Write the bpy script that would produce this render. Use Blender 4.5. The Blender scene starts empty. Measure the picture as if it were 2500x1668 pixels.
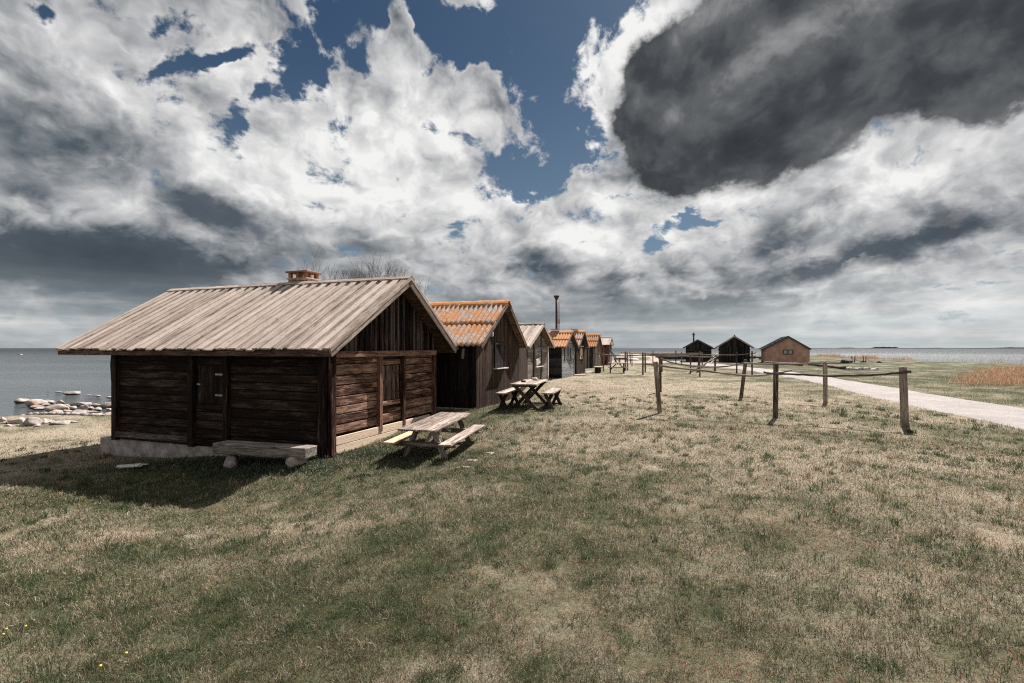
import bpy, math, random
import numpy as np
from mathutils import Vector, Matrix
random.seed(7)
RNG = np.random.default_rng(11)
R = math.radians
SC = bpy.context.scene
COL = SC.collection

# ------------------------------------------------------------------ camera
F = 1250.0          # focal length in pixels of a 2500 px wide frame (18 mm lens)
ZC = 3.6            # eye height over the sea
HY = 850.0          # horizon row
cam = bpy.data.objects.new('camera', bpy.data.cameras.new('camera'))
COL.objects.link(cam)
cam.location = (0, 0, ZC)
cam.rotation_euler = (R(90), 0, R(0))
cam.data.lens = 18.0
cam.data.sensor_width = 36.0
cam.data.shift_y = 16.0 / 2500.0
cam.data.clip_start = 0.05
cam.data.clip_end = 60000
SC.camera = cam
SC.view_settings.view_transform = 'Standard'
SC.view_settings.look = 'None'
SC.view_settings.exposure = 1.3
SC.view_settings.gamma = 1.0

SUN_AZ, SUN_EL = 33.0, 46.0      # azimuth to the right of +Y, elevation
sd = bpy.data.lights.new('sun', 'SUN')
sd.energy = 5.0
sd.angle = R(0.5)
sd.color = (1.0, 0.955, 0.90)
sun = bpy.data.objects.new('sun', sd)
COL.objects.link(sun)
_s = Vector((math.sin(R(SUN_AZ)) * math.cos(R(SUN_EL)), math.cos(R(SUN_AZ)) * math.cos(R(SUN_EL)), math.sin(R(SUN_EL))))
sun.rotation_euler = _s.to_track_quat('Z', 'Y').to_euler()
sun.location = (20, 30, 40)


class NT:
    """small helper for writing node trees"""
    def __init__(s, tree):
        s.t = tree

    def n(s, typ, **kw):
        nd = s.t.nodes.new(typ)
        for k, v in kw.items():
            setattr(nd, k, v)
        return nd

    def put(s, sock, v):
        if v is None:
            return
        if isinstance(v, bpy.types.NodeSocket):
            s.t.links.new(v, sock)
        elif isinstance(v, (tuple, list)) and len(v) == 3 and sock.type == 'RGBA':
            sock.default_value = (*v, 1)
        else:
            sock.default_value = v

    def m(s, op, a, b=None, c=None, clamp=False):
        nd = s.n('ShaderNodeMath', operation=op, use_clamp=clamp)
        for i, v in enumerate((a, b, c)):
            s.put(nd.inputs[i], v)
        return nd.outputs[0]

    def vm(s, op, a, b=None, scale=None):
        nd = s.n('ShaderNodeVectorMath', operation=op)
        s.put(nd.inputs[0], a)
        if b is not None:
            s.put(nd.inputs[1], b)
        if scale is not None:
            s.put(nd.inputs['Scale'], scale)
        return nd.outputs['Value'] if op in ('LENGTH', 'DOT_PRODUCT', 'DISTANCE') else nd.outputs[0]

    def xyz(s, x, y, z=0.0):
        nd = s.n('ShaderNodeCombineXYZ')
        for i, v in enumerate((x, y, z)):
            s.put(nd.inputs[i], v)
        return nd.outputs[0]

    def sep(s, v):
        nd = s.n('ShaderNodeSeparateXYZ')
        s.put(nd.inputs[0], v)
        return nd.outputs

    def noise(s, vec, scale=5.0, detail=2.0, rough=0.5, dist=0.0, lac=2.0, color=False):
        nd = s.n('ShaderNodeTexNoise')
        s.put(nd.inputs['Vector'], vec)
        s.put(nd.inputs['Scale'], scale)
        s.put(nd.inputs['Detail'], detail)
        s.put(nd.inputs['Roughness'], rough)
        s.put(nd.inputs['Distortion'], dist)
        s.put(nd.inputs['Lacunarity'], lac)
        return nd.outputs['Color' if color else 'Fac']

    def voro(s, vec, scale=5.0, feature='F1', out='Distance'):
        nd = s.n('ShaderNodeTexVoronoi', feature=feature)
        s.put(nd.inputs['Vector'], vec)
        s.put(nd.inputs['Scale'], scale)
        return nd.outputs[out]

    def mr(s, v, a, b, c=0.0, d=1.0, kind='LINEAR'):
        nd = s.n('ShaderNodeMapRange', interpolation_type=kind)
        nd.clamp = kind != 'SMOOTHSTEP'
        for i, q in zip((0, 1, 2, 3, 4), (v, a, b, c, d)):
            s.put(nd.inputs[i], q)
        return nd.outputs[0]

    def mix(s, f, a, b, mode='MIX'):
        nd = s.n('ShaderNodeMix', data_type='RGBA', blend_type=mode)
        nd.clamp_factor = True
        s.put(nd.inputs[0], f)
        s.put(nd.inputs[6], a)
        s.put(nd.inputs[7], b)
        return nd.outputs[2]

    def ramp(s, f, stops, interp='LINEAR'):
        nd = s.n('ShaderNodeValToRGB')
        s.put(nd.inputs[0], f)
        r = nd.color_ramp
        r.interpolation = interp
        while len(r.elements) < len(stops):
            r.elements.new(0.5)
        for e, (p, c) in zip(r.elements, stops):
            e.position = p
            e.color = (*c, 1) if len(c) == 3 else c
        return nd.outputs[0]

    def bump(s, h, strength=0.5, dist=0.01, normal=None):
        nd = s.n('ShaderNodeBump')
        nd.inputs['Strength'].default_value = strength
        nd.inputs['Distance'].default_value = dist
        s.put(nd.inputs['Height'], h)
        if normal is not None:
            s.put(nd.inputs['Normal'], normal)
        return nd.outputs[0]


# ------------------------------------------------------------------ sky with clouds
world = bpy.data.worlds.new('World')
SC.world = world
world.use_nodes = True
world.node_tree.nodes.clear()
W = NT(world.node_tree)


def azel(px, py):
    az = math.atan((px - 1250.0) / F)
    el = math.atan((HY - py) * math.cos(az) / F)
    return az, el


def blob(P, px, py, rx, ry, rot, soft=0.0):
    """soft elliptical spot on the sky at a compass direction; 1 in its middle, 0 outside"""
    az, el = azel(px, py)
    sx = rx / F * math.cos(az) ** 2
    sy = ry / F * math.cos(az) * math.cos(el) ** 2
    mp = W.n('ShaderNodeMapping', vector_type='TEXTURE')
    W.put(mp.inputs['Vector'], P)
    mp.inputs['Location'].default_value = (az, el, 0)
    mp.inputs['Rotation'].default_value = (0, 0, R(rot))
    mp.inputs['Scale'].default_value = (sx, sy, 1)
    return W.mr(W.vm('LENGTH', mp.outputs[0]), soft, 1.0, 1.0, 0.0, 'SMOOTHSTEP')


def field(P, base, blobs):
    acc = base
    for b in blobs:
        if isinstance(acc, bpy.types.NodeSocket):       # evaluated one after another (keeps the shader stack small)
            nd = W.n('ShaderNodeVectorMath', operation='MULTIPLY_ADD')
            W.put(nd.inputs[0], acc)
            nd.inputs[1].default_value = (1e-7, 1e-7, 0)
            W.put(nd.inputs[2], P)
            Pi = nd.outputs[0]
        else:
            Pi = P
        v = blob(Pi, *b[:5], b[6] if len(b) > 6 else 0.0)
        acc = W.m('MULTIPLY_ADD', v, b[5], acc)
    return acc


geo = W.n('ShaderNodeTexCoord').outputs['Generated']
D = W.vm('NORMALIZE', geo)
dx, dy, dz = W.sep(D)
az_ = W.m('ARCTAN2', dx, dy)
el_ = W.m('ARCSINE', dz)
P0 = W.xyz(az_, el_, 0.0)
# cloud-space: features shrink and flatten towards the horizon as a real cloud deck does
em = W.m('MAXIMUM', el_, -0.05)
CX = W.m('MULTIPLY', az_, W.m('MULTIPLY_ADD', em, -0.35, 1.70))
CY = W.m('MULTIPLY', W.m('LOGARITHM', W.m('ADD', em, 0.42), math.e), 1.55)
CP = W.xyz(CX, CY, 0.0)
wv = W.vm('SCALE', W.vm('SUBTRACT', W.noise(CP, 2.2, 4.0, 0.55, color=True), (0.5, 0.5, 0.5)), scale=0.20)
CPW = W.vm('ADD', CP, wv)
# warped picture of the layout so blob borders turn ragged
w2 = W.vm('MULTIPLY', W.vm('SUBTRACT', W.noise(CP, 2.6, 5.0, 0.6, color=True), (0.5, 0.5, 0.5)), (0.26, 0.20, 0.0))
PW = W.vm('ADD', P0, w2)
w3 = W.vm('MULTIPLY', W.vm('SUBTRACT', W.noise(W.vm('ADD', CP, (9.1, 3.3, 1.7)), 3.2, 6.0, 0.62, color=True), (0.5, 0.5, 0.5)), (0.16, 0.13, 0.0))
PW2 = W.vm('ADD', P0, w3)

n_big = W.noise(CPW, 3.0, 10.0, 0.60)
SO = (0.045, 0.065, 0.0)
n_off = W.noise(W.vm('ADD', CPW, SO), 3.0, 10.0, 0.60)
relief = W.m('SUBTRACT', n_big, n_off)                 # brighter where a billow faces the sun


def puffs(vec, scale, detail, rough):
    nd = W.n('ShaderNodeTexVoronoi', feature='F1', voronoi_dimensions='3D')
    nd.normalize = True
    W.put(nd.inputs['Vector'], vec)
    W.put(nd.inputs['Scale'], scale)
    W.put(nd.inputs['Detail'], detail)
    W.put(nd.inputs['Roughness'], rough)
    return W.m('SUBTRACT', 1.0, nd.outputs['Distance'])


n_fine = W.noise(CPW, 12.0, 8.0, 0.68)
pw_ = W.vm('ADD', CPW, W.vm('SCALE', W.vm('SUBTRACT', W.noise(CPW, 9.0, 3.0, 0.6, color=True), (0.5, 0.5, 0.5)), scale=0.09))
pf = puffs(pw_, 6.0, 3.0, 0.6)
pf_off = puffs(W.vm('ADD', pw_, (0.025, 0.045, 0.0)), 6.0, 2.0, 0.6)
relief2 = W.m('SUBTRACT', pf, pf_off)
n_soft = W.noise(W.vm('ADD', CP, (4.0, 7.0, 2.0)), 1.5, 4.0, 0.5)

# coverage of the white and grey cumulus: cloudy everywhere except these gaps
cover = field(PW, 1.10, [
    (960, 10, 330, 120, -6, -1.5), (760, 40, 130, 100, 0, -1.2), (1230, 110, 270, 230, 0, -1.7), (1375, 300, 150, 230, 0, -1.5), (1240, 390, 130, 110, 0, -1.1),
    (1300, 440, 150, 75, 0, -1.2), (1350, 60, 300, 190, 0, -1.1), (1440, 420, 80, 100, 0, -0.7), (1490, 10, 110, 120, -30, -1.5),
    (1620, 590, 85, 85, 0, -1.3), (1690, 520, 120, 36, -8, -1.2),
    (720, 170, 90, 130, 0, -1.4), (640, 260, 110, 60, 40, -1.2), (590, 330, 60, 60, 0, -0.9),
    (440, 50, 110, 60, 20, -1.0), (540, 140, 120, 60, 30, -1.0), (120, 45, 100, 40, 15, -1.0), (470, 140, 260, 34, 18, -0.8),
    (900, 250, 70, 50, 0, -0.8), (1075, 290, 60, 45, 0, -0.7), (850, 110, 70, 70, 0, -0.7), (1120, 330, 40, 30, 0, -0.6),
    (955, 70, 42, 120, -20, 2.0), (620, 50, 60, 90, 0, 1.2), (590, 190, 80, 60, 0, 0.6),
    (1190, 220, 80, 110, 10, 1.9), (1080, 220, 110, 90, 10, 1.0), (820, 200, 110, 90, 0, 1.1), (950, 260, 150, 100, 0, 0.9),
    (1440, 450, 70, 60, 0, 1.0), (1610, 505, 60, 24, 0, 0.9), (2420, 770, 420, 52, 0, -0.8), (2300, 700, 300, 34, 4, -0.45),
    (1250, 640, 60, 14, 0, -0.7), (150, 600, 900, 180, 0, 0.6), (1750, 700, 500, 90, 0, 0.5), (250, 330, 330, 120, 0, 0.4)])
c1 = W.m('ADD', cover, W.m('MULTIPLY_ADD', W.m('SUBTRACT', n_big, 0.5), 2.6, W.m('MULTIPLY_ADD', W.m('SUBTRACT', n_fine, 0.5), 2.1, W.m('MULTIPLY', W.m('SUBTRACT', pf, 0.72), 1.7))))
alpha1 = W.mr(c1, 0.20, 0.80, 0, 1, 'SMOOTHSTEP')

bright = field(PW2, W.m('MULTIPLY_ADD', cover, 1e-6, 0.53), [
    (80, 300, 330, 190, 0, -0.34), (330, 380, 230, 110, 0, -0.22), (60, 450, 190, 50, 0, -0.25),
    (160, 655, 800, 140, -4, -0.50), (420, 650, 420, 80, 0, -0.16), (250, 600, 420, 90, 0, -0.10), (540, 535, 260, 75, -4, -0.42), (700, 640, 420, 80, 0, -0.24),
    (1330, 645, 120, 62, 0, -0.42), (1350, 765, 900, 85, 0, -0.26), (900, 610, 220, 40, 0, -0.15),
    (1880, 580, 150, 60, 10, -0.34), (1990, 650, 330, 52, 4, -0.42), (2250, 610, 330, 60, 8, -0.26), (2350, 560, 170, 70, 12, -0.30),
    (2130, 560, 500, 200, 0, -0.08), (1760, 722, 160, 26, 0, -0.5), (1750, 780, 200, 60, 0, -0.24), (1560, 690, 200, 20, 0, -0.12),
    (250, 230, 420, 160, 0, 0.12), (700, 400, 420, 150, -10, 0.26), (950, 330, 300, 190, 0, 0.42), (1150, 290, 140, 120, 0, 0.28),
    (1050, 500, 480, 100, 0, 0.28), (560, 120, 200, 150, 0, 0.22), (150, 60, 260, 80, 0, 0.02), (980, 90, 90, 150, 0, 0.2),
    (1560, 130, 190, 220, 30, 0.75), (1430, 330, 60, 130, 0, 0.6), (1500, 480, 130, 80, 0, 0.35), (1450, 600, 170, 60, 0, 0.35), (1680, 690, 330, 30, 0, 0.2),
    (1800, 480, 260, 90, 20, 0.30), (2250, 400, 380, 70, 22, 0.22), (2150, 765, 520, 70, 0, 0.36), (2250, 480, 420, 110, 0, 0.10), (80, 810, 420, 50, 0, 0.25), (1380, 560, 90, 50, 0, 0.2)])
calm = W.mr(bright, 0.05, 0.5, 0.35, 1.0)
b1 = W.m('ADD', bright, W.m('MULTIPLY', W.m('MULTIPLY', relief, 1.1), calm))
b1 = W.m('MULTIPLY_ADD', W.m('SUBTRACT', n_fine, 0.5), 0.35, W.m('MULTIPLY_ADD', W.m('MULTIPLY', relief2, calm), 1.35, b1))
b1 = W.m('MULTIPLY_ADD', W.m('SUBTRACT', n_soft, 0.5), 0.55, b1)
edge = W.mr(c1, 0.45, 1.15, 0.20, 0.0)                # thin borders glow
b1 = W.m('ADD', b1, edge)
b1 = W.m('MAXIMUM', b1, W.m('MULTIPLY_ADD', n_big, 0.5, W.m('MULTIPLY_ADD', n_soft, 0.5, -0.40)))   # the storm bank keeps some modelling
col1 = W.ramp(b1, [(0.0, (0.050, 0.066, 0.085)), (0.18, (0.092, 0.113, 0.135)), (0.36, (0.225, 0.245, 0.265)), (0.55, (0.42, 0.43, 0.445)), (0.80, (0.68, 0.68, 0.68)), (1.0, (0.90, 0.90, 0.89))])

# dark cloud in front of the sun
front = field(PW2, W.m('MULTIPLY', bright, 1e-6), [
    (2060, 185, 660, 262, 17, 1.40, 0.45), (1680, 330, 230, 170, 20, 1.2, 0.3), (2450, 60, 420, 260, 20, 1.2, 0.3), (1900, 60, 360, 200, 10, 0.6, 0.2),
    (1560, 300, 120, 110, 0, 0.8), (1640, 420, 160, 70, 0, 0.6), (2450, 190, 240, 130, 20, 1.0, 0.3), (1730, 150, 230, 170, 0, 1.1, 0.3), (1600, 240, 160, 170, 20, 1.1, 0.4), (1900, 40, 300, 160, 0, 0.9, 0.3),
    (2330, 555, 130, 42, 12, 0.62), (2120, 655, 130, 26, 6, 0.66), (1930, 672, 90, 26, 0, 0.6), (2440, 625, 150, 30, 6, 0.62), (1720, 722, 130, 22, 2, 0.62), (2230, 660, 90, 26, 0, 0.55)])
f2 = W.m('ADD', front, W.m('MULTIPLY_ADD', W.m('SUBTRACT', n_big, 0.5), 1.7, W.m('MULTIPLY_ADD', W.m('SUBTRACT', pf, 0.72), 0.9, W.m('MULTIPLY', W.m('SUBTRACT', n_fine, 0.5), 0.9))))
alpha2 = W.mr(f2, 0.22, 0.98, 0, 1, 'SMOOTHSTEP')
fb = W.m('MULTIPLY_ADD', relief, 1.3, W.m('MULTIPLY_ADD', relief2, 0.6, W.m('MULTIPLY', W.m('SUBTRACT', n_soft, 0.5), 1.0)))
fb = W.m('ADD', fb, field(PW2, W.m('MULTIPLY_ADD', front, 1e-6, 0.36), [(1760, 20, 230, 110, 30, 0.30), (1540, 220, 60, 130, 30, 0.3), (1950, 120, 600, 90, 20, 0.16), (1850, 340, 460, 110, 15, -0.24), (1960, 60, 420, 110, 15, 0.20), (2300, 540, 300, 130, 10, 0.1), (2100, 330, 600, 70, 20, -0.12)]))
fb = W.m('ADD', fb, W.mr(f2, 0.4, 0.95, 0.30, 0.0))
col2 = W.ramp(fb, [(0.0, (0.036, 0.041, 0.048)), (0.25, (0.060, 0.066, 0.074)), (0.5, (0.125, 0.132, 0.140)), (0.75, (0.30, 0.305, 0.31)), (1.0, (0.85, 0.85, 0.85))])

sky = W.n('ShaderNodeTexSky', sky_type='NISHITA')
sky.sun_disc = False
sky.sun_elevation = R(SUN_EL)
sky.sun_rotation = R(SUN_AZ)
sky.altitude = 0
sky.air_density = 1.0
sky.dust_density = 0.6
sky.ozone_density = 3.0
SKYK = 0.05
blue = W.mix(1.0, sky.outputs[0], (0.21, 0.262, 0.28), 'MULTIPLY')
DIM = 0.406          # the frame is exposed 1.3 stops up, so the sky's own light is that much weaker
INV = DIM / SKYK
haze_f = W.mr(el_, 0.0, 0.16, 0.75, 0.0, 'SMOOTHSTEP')
blue = W.mix(haze_f, blue, tuple(INV * v for v in (0.42, 0.47, 0.48)))
blue = W.mix(W.mr(el_, 0.08, 0.55, 0.34, 0.0, 'SMOOTHSTEP'), blue, tuple(INV * v for v in (0.30, 0.40, 0.50)))
k1 = W.vm('SCALE', col1, scale=INV)
k2 = W.vm('SCALE', col2, scale=INV)
c = W.mix(alpha1, blue, k1)
c = W.mix(alpha2, c, k2)
bands = W.noise(W.xyz(W.m('MULTIPLY', az_, 2.2), W.m('MULTIPLY', el_, 30.0), 3.0), 1.3, 5.0, 0.6)
side = W.mr(az_, 0.12, 0.62, 0.0, 1.0, 'SMOOTHSTEP')
veil = W.m('MULTIPLY', W.mr(el_, 0.01, 0.15, 0.88, 0.0, 'SMOOTHSTEP'), W.mr(n_soft, 0.35, 0.6, 1.0, 0.75))
vdark = W.ramp(bands, [(0.35, (0.27, 0.31, 0.34)), (0.52, (0.36, 0.40, 0.42)), (0.68, (0.58, 0.59, 0.59))])
vlight = W.ramp(bands, [(0.35, (0.50, 0.57, 0.59)), (0.52, (0.64, 0.68, 0.68)), (0.66, (0.84, 0.83, 0.80))])
vc = W.mix(side, vdark, vlight)
c = W.mix(veil, c, W.vm('SCALE', vc, scale=INV))
below = W.mr(dz, -0.02, -0.005, 0.0, 1.0)
c = W.mix(below, tuple(INV * v for v in (0.10, 0.11, 0.09)), c)
bg = W.n('ShaderNodeBackground')
W.put(bg.inputs['Color'], c)
bg.inputs['Strength'].default_value = SKYK
wo = W.n('ShaderNodeOutputWorld')
world.node_tree.links.new(bg.outputs[0], wo.inputs['Surface'])
world.cycles.sampling_method = 'MANUAL'
world.cycles.sample_map_resolution = 512

SC.cycles.filter_width = 1.2
SC.cycles.use_denoising = False
SC.cycles.sample_clamp_direct = 1.0
SC.cycles.max_bounces = 5
SC.cycles.diffuse_bounces = 2
SC.cycles.glossy_bounces = 3
SC.cycles.transmission_bounces = 2


# ------------------------------------------------------------------ where things stand
def at(px, py, H):
    """world point seen at that place in the photograph when it lies H below eye height"""
    d = H * F / (py - HY)
    return Vector(((px - 1250.0) / F * d, d, ZC - H))


def at_d(px, py, d):
    return Vector(((px - 1250.0) / F * d, d, ZC - (py - HY) * d / F))


# ground: height below the eye at surveyed spots
ANCH = np.array([
    (0, 0, 1.95), (-4, 2, 2.1), (4, 2, 1.9), (0, 4, 2.12), (-5, 5, 2.35), (5, 5, 1.95), (-4.7, 8.3, 2.70), (-6.5, 9.6, 2.85), (-8, 8, 2.85),
    (-4.05, 11.2, 2.45), (-5.5, 11.4, 2.5), (-7.5, 12.3, 2.7), (-9.5, 13.0, 2.88), (-10.9, 13.8, 2.98), (-16, 12, 3.1), (-16, 18, 3.2), (-1.6, 11.2, 2.47), (-1.2, 13.2, 2.32), (0.5, 9, 2.12),
    (0.5, 15.5, 1.88), (-1.17, 16.6, 1.95), (.26, 20.6, 1.93), (2.2, 31.9, 1.9), (4.5, 36, 1.9), (7.6, 46, 1.78), (10.9, 57.8, 1.85),
    (4.46, 15.5, 1.95), (7.4, 14.3, 1.95), (10, 13.1, 1.95), (9, 20, 1.95), (11.3, 18.5, 1.95), (12.3, 12.3, 2.0), (17, 17, 2.05), (6, 25, 1.9), (12, 35, 1.93),
    (25, 60, 2.05), (27, 78, 2.1), (38, 71, 2.15), (40, 50, 2.2), (40, 30, 2.35), (30, 20, 2.15), (60, 90, 2.5), (60, 60, 2.5), (100, 140, 2.8), (40, 180, 2.5), (90, 200, 2.6),
    (-30, -20, 2.6), (30, -30, 2.2), (0, -30, 1.9), (-12, 30, 3.0), (0, 50, 2.6), (8, 75, 2.4)], float)
SHORE = np.array([(-90, 10), (-60, 15), (-30, 20.5), (-24, 23.2), (-21.5, 25.2), (-17.5, 25.6), (-14, 29), (-11, 38), (-6, 50), (4, 75), (16, 110), (24, 140), (45, 234),
                  (80, 240), (115, 195), (104, 150), (92, 122), (86, 103), (85, 85), (90, 60), (110, 20), (150, -60), (-150, -60)], float)
BASIN = np.array([(26.0, 85), (44, 84), (84, 160), (47, 164)], float)
PATH_L = [(8.0, -6), (10.4, 3), (11.4, 8.0), (12.3, 12.3), (14.1, 19.4), (18.6, 33.3), (21.1, 46), (22.0, 58), (22.5, 70)]
PATH_R = [(16.0, -6), (15.8, 3), (16.2, 9), (17.2, 16.2), (18.3, 22), (19.8, 27.5), (23.7, 42.4), (25.5, 58), (27.0, 70)]


def sdist(P, X, Y):
    """signed distance to a polygon, positive inside"""
    n = len(P)
    d2 = np.full(X.shape, 1e18)
    ins = np.zeros(X.shape, bool)
    for i in range(n):
        ax, ay = P[i]
        bx, by = P[(i + 1) % n]
        ex, ey = bx - ax, by - ay
        t = np.clip(((X - ax) * ex + (Y - ay) * ey) / (ex * ex + ey * ey), 0, 1)
        d2 = np.minimum(d2, (X - ax - t * ex) ** 2 + (Y - ay - t * ey) ** 2)
        cnd = (ay > Y) != (by > Y)
        with np.errstate(divide='ignore', invalid='ignore'):
            xi = (bx - ax) * (Y - ay) / (by - ay) + ax
        ins ^= cnd & (X < xi)
    return np.where(ins, 1, -1) * np.sqrt(d2)


def sstep(a, b, x):
    t = np.clip((x - a) / (b - a), 0, 1)
    return t * t * (3 - 2 * t)


def _hash(ix, iy, s):
    h = (ix.astype(np.int64) * 374761393 + iy.astype(np.int64) * 668265263 + s * 69069) & 0x7fffffff
    h = (h ^ (h >> 13)) * 1274126177 & 0x7fffffff
    return ((h ^ (h >> 16)) & 0xffff) / 65535.0


def vnoise(X, Y, sc, s=0):
    X = np.asarray(X, float) * sc + 1000.5
    Y = np.asarray(Y, float) * sc + 1000.5
    ix, iy = np.floor(X), np.floor(Y)
    fx, fy = X - ix, Y - iy
    fx = fx * fx * (3 - 2 * fx)
    fy = fy * fy * (3 - 2 * fy)
    a, b = _hash(ix, iy, s), _hash(ix + 1, iy, s)
    c_, d = _hash(ix, iy + 1, s), _hash(ix + 1, iy + 1, s)
    return (a * (1 - fx) + b * fx) * (1 - fy) + (c_ * (1 - fx) + d * fx) * fy


def fbm(X, Y, sc, s=0, o=4, g=0.55):
    v, a, t = 0, 1, 0
    for i in range(o):
        v = v + a * vnoise(X, Y, sc * 2.03 ** i, s + i * 17)
        t += a
        a *= g
    return v / t


def terrain(X, Y):
    X = np.asarray(X, float)
    Y = np.asarray(Y, float)
    num = np.zeros(X.shape)
    den = np.zeros(X.shape)
    for ax, ay, h in ANCH:
        s2 = (0.7 + 0.05 * math.hypot(ax, ay)) ** 2
        w = 1.0 / ((X - ax) ** 2 + (Y - ay) ** 2 + s2) ** 1.7
        num += w * h
        den += w
    H = num / den
    H = H + (fbm(X, Y, 0.9, 3, 3) - 0.5) * 0.05 + (fbm(X, Y, 0.25, 9, 2) - 0.5) * 0.10
    sdv = sdist(SHORE, X, Y)
    sdb = -sdist(BASIN, X, Y)
    edge = (fbm(X, Y, 0.25, 31, 3) - 0.5)
    far = np.clip(np.hypot(X, Y) / 60.0, 0.3, 2.0)
    k = sstep(-1.0, 3.5 * far + 1.0, sdv + edge * 3.0 * far)
    kb = sstep(-0.6, 1.6, sdb + edge * 1.0)
    k = np.minimum(k, kb)
    land = ZC - H
    return -0.8 * (1 - k) + land * k


def gz(x, y):
    return float(terrain(np.array([x]), np.array([y]))[0])


# ------------------------------------------------------------------ mesh builder
class MB:
    """collects boards, poles and sheets; every piece keeps its own grain coordinates and random tone"""
    def __init__(s):
        s.v, s.f, s.g, s.r, s.sm = [], [], [], [], []

    def _add(s, vs, fs, gs, rnd=None, smooth=False):
        o = len(s.v)
        if rnd is None:
            rnd = random.random()
        off = Vector((random.uniform(-50, 50), random.uniform(-50, 50), rnd * 40))
        s.v += [Vector(v) for v in vs]
        s.g += [Vector(g) + off for g in gs]
        s.r += [rnd] * len(vs)
        s.f += [tuple(i + o for i in f) for f in fs]
        s.sm += [smooth] * len(fs)

    def box(s, c, size, rot=None, grain=None, rnd=None, taper=None, jit=0.0, ch=0.0):
        """box centred at c; rot = 3x3 or z-angle; grain = axis index the wood grain runs along"""
        sx, sy, sz = (q / 2 for q in size)
        if grain is None:
            grain = max(range(3), key=lambda i: size[i])
        if ch <= 0:
            loc = [(x, y, z) for x in (-sx, sx) for y in (-sy, sy) for z in (-sz, sz)]
            fs = [(0, 1, 3, 2), (4, 6, 7, 5), (0, 4, 5, 1), (2, 3, 7, 6), (0, 2, 6, 4), (1, 5, 7, 3)]
        else:
            loc, idx = [], {}
            for ix in (-1, 1):
                for iy in (-1, 1):
                    for iz in (-1, 1):
                        for k, (x, y, z) in enumerate(((sx, sy - ch, sz - ch), (sx - ch, sy, sz - ch), (sx - ch, sy - ch, sz))):
                            idx[ix, iy, iz, k] = len(loc)
                            loc.append((ix * x, iy * y, iz * z))
            fs = []
            for ix in (-1, 1):
                q = [idx[ix, a, b, 0] for a, b in ((-1, -1), (1, -1), (1, 1), (-1, 1))]
                fs.append(q if ix > 0 else q[::-1])
                q = [idx[a, ix, b, 1] for a, b in ((-1, -1), (1, -1), (1, 1), (-1, 1))]
                fs.append(q[::-1] if ix > 0 else q)
                q = [idx[a, b, ix, 2] for a, b in ((-1, -1), (1, -1), (1, 1), (-1, 1))]
                fs.append(q if ix > 0 else q[::-1])
            def quad(a, b, c_, d, outdir):
                pa, pb, pc = Vector(loc[a]), Vector(loc[b]), Vector(loc[c_])
                nrm = (pb - pa).cross(pc - pa)
                fs.append((a, b, c_, d) if nrm.dot(outdir) > 0 else (d, c_, b, a))
            for a in (-1, 1):
                for b in (-1, 1):
                    quad(idx[a, b, -1, 0], idx[a, b, 1, 0], idx[a, b, 1, 1], idx[a, b, -1, 1], Vector((a, b, 0)))
                    quad(idx[a, -1, b, 0], idx[a, 1, b, 0], idx[a, 1, b, 2], idx[a, -1, b, 2], Vector((a, 0, b)))
                    quad(idx[-1, a, b, 1], idx[1, a, b, 1], idx[1, a, b, 2], idx[-1, a, b, 2], Vector((0, a, b)))
                    for c_ in (-1, 1):
                        t = (idx[a, b, c_, 0], idx[a, b, c_, 1], idx[a, b, c_, 2])
                        pa, pb, pc = (Vector(loc[i]) for i in t)
                        fs.append(t if (pb - pa).cross(pc - pa).dot(Vector((a, b, c_))) > 0 else t[::-1])
        if taper:
            loc = [(x * (taper if z > 0 else 1), y * (taper if z > 0 else 1), z) for x, y, z in loc]
        if jit:
            loc = [(x + random.uniform(-jit, jit), y + random.uniform(-jit, jit), z + random.uniform(-jit, jit)) for x, y, z in loc]
        if rot is None:
            M = Matrix.Identity(3)
        elif isinstance(rot, (int, float)):
            M = Matrix.Rotation(rot, 3, 'Z')
        else:
            M = rot
        o = [grain] + [i for i in range(3) if i != grain]
        gs = [(p[o[0]], p[o[1]], p[o[2]]) for p in loc]
        C = Vector(c)
        s._add([C + M @ Vector(p) for p in loc], fs, gs, rnd)

    def beam(s, a, b, w, h, up=(0, 0, 1), rnd=None, ch=0.0, jit=0.0):
        """board from point a to point b, w across, h along up"""
        a, b = Vector(a), Vector(b)
        d = b - a
        L = d.length
        x = d.normalized()
        u = Vector(up)
        y = u.cross(x).normalized()
        z = x.cross(y)
        M = Matrix((x, y, z)).transposed()
        s.box((a + b) / 2, (L, w, h), M, 0, rnd, ch=ch, jit=jit)

    def prism(s, poly, x0, x1, grain=1, rnd=None):
        """polygon in the (y,z) plane pushed from x0 to x1"""
        n = len(poly)
        vs = [(x0, y, z) for y, z in poly] + [(x1, y, z) for y, z in poly]
        area = sum(poly[i][0] * poly[(i + 1) % n][1] - poly[(i + 1) % n][0] * poly[i][1] for i in range(n))
        F1, F0 = tuple(range(n, 2 * n)), tuple(reversed(range(n)))
        sd_ = [(i, (i + 1) % n, n + (i + 1) % n, n + i) for i in range(n)]
        if (area > 0) != (x1 > x0):
            F1, F0, sd_ = F1[::-1], F0[::-1], [q[::-1] for q in sd_]
        gs = [(v[2], v[1], v[0]) if grain == 2 else (v[1], v[2], v[0]) for v in vs]
        s._add(vs, [F1, F0] + sd_, gs, rnd)

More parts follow.
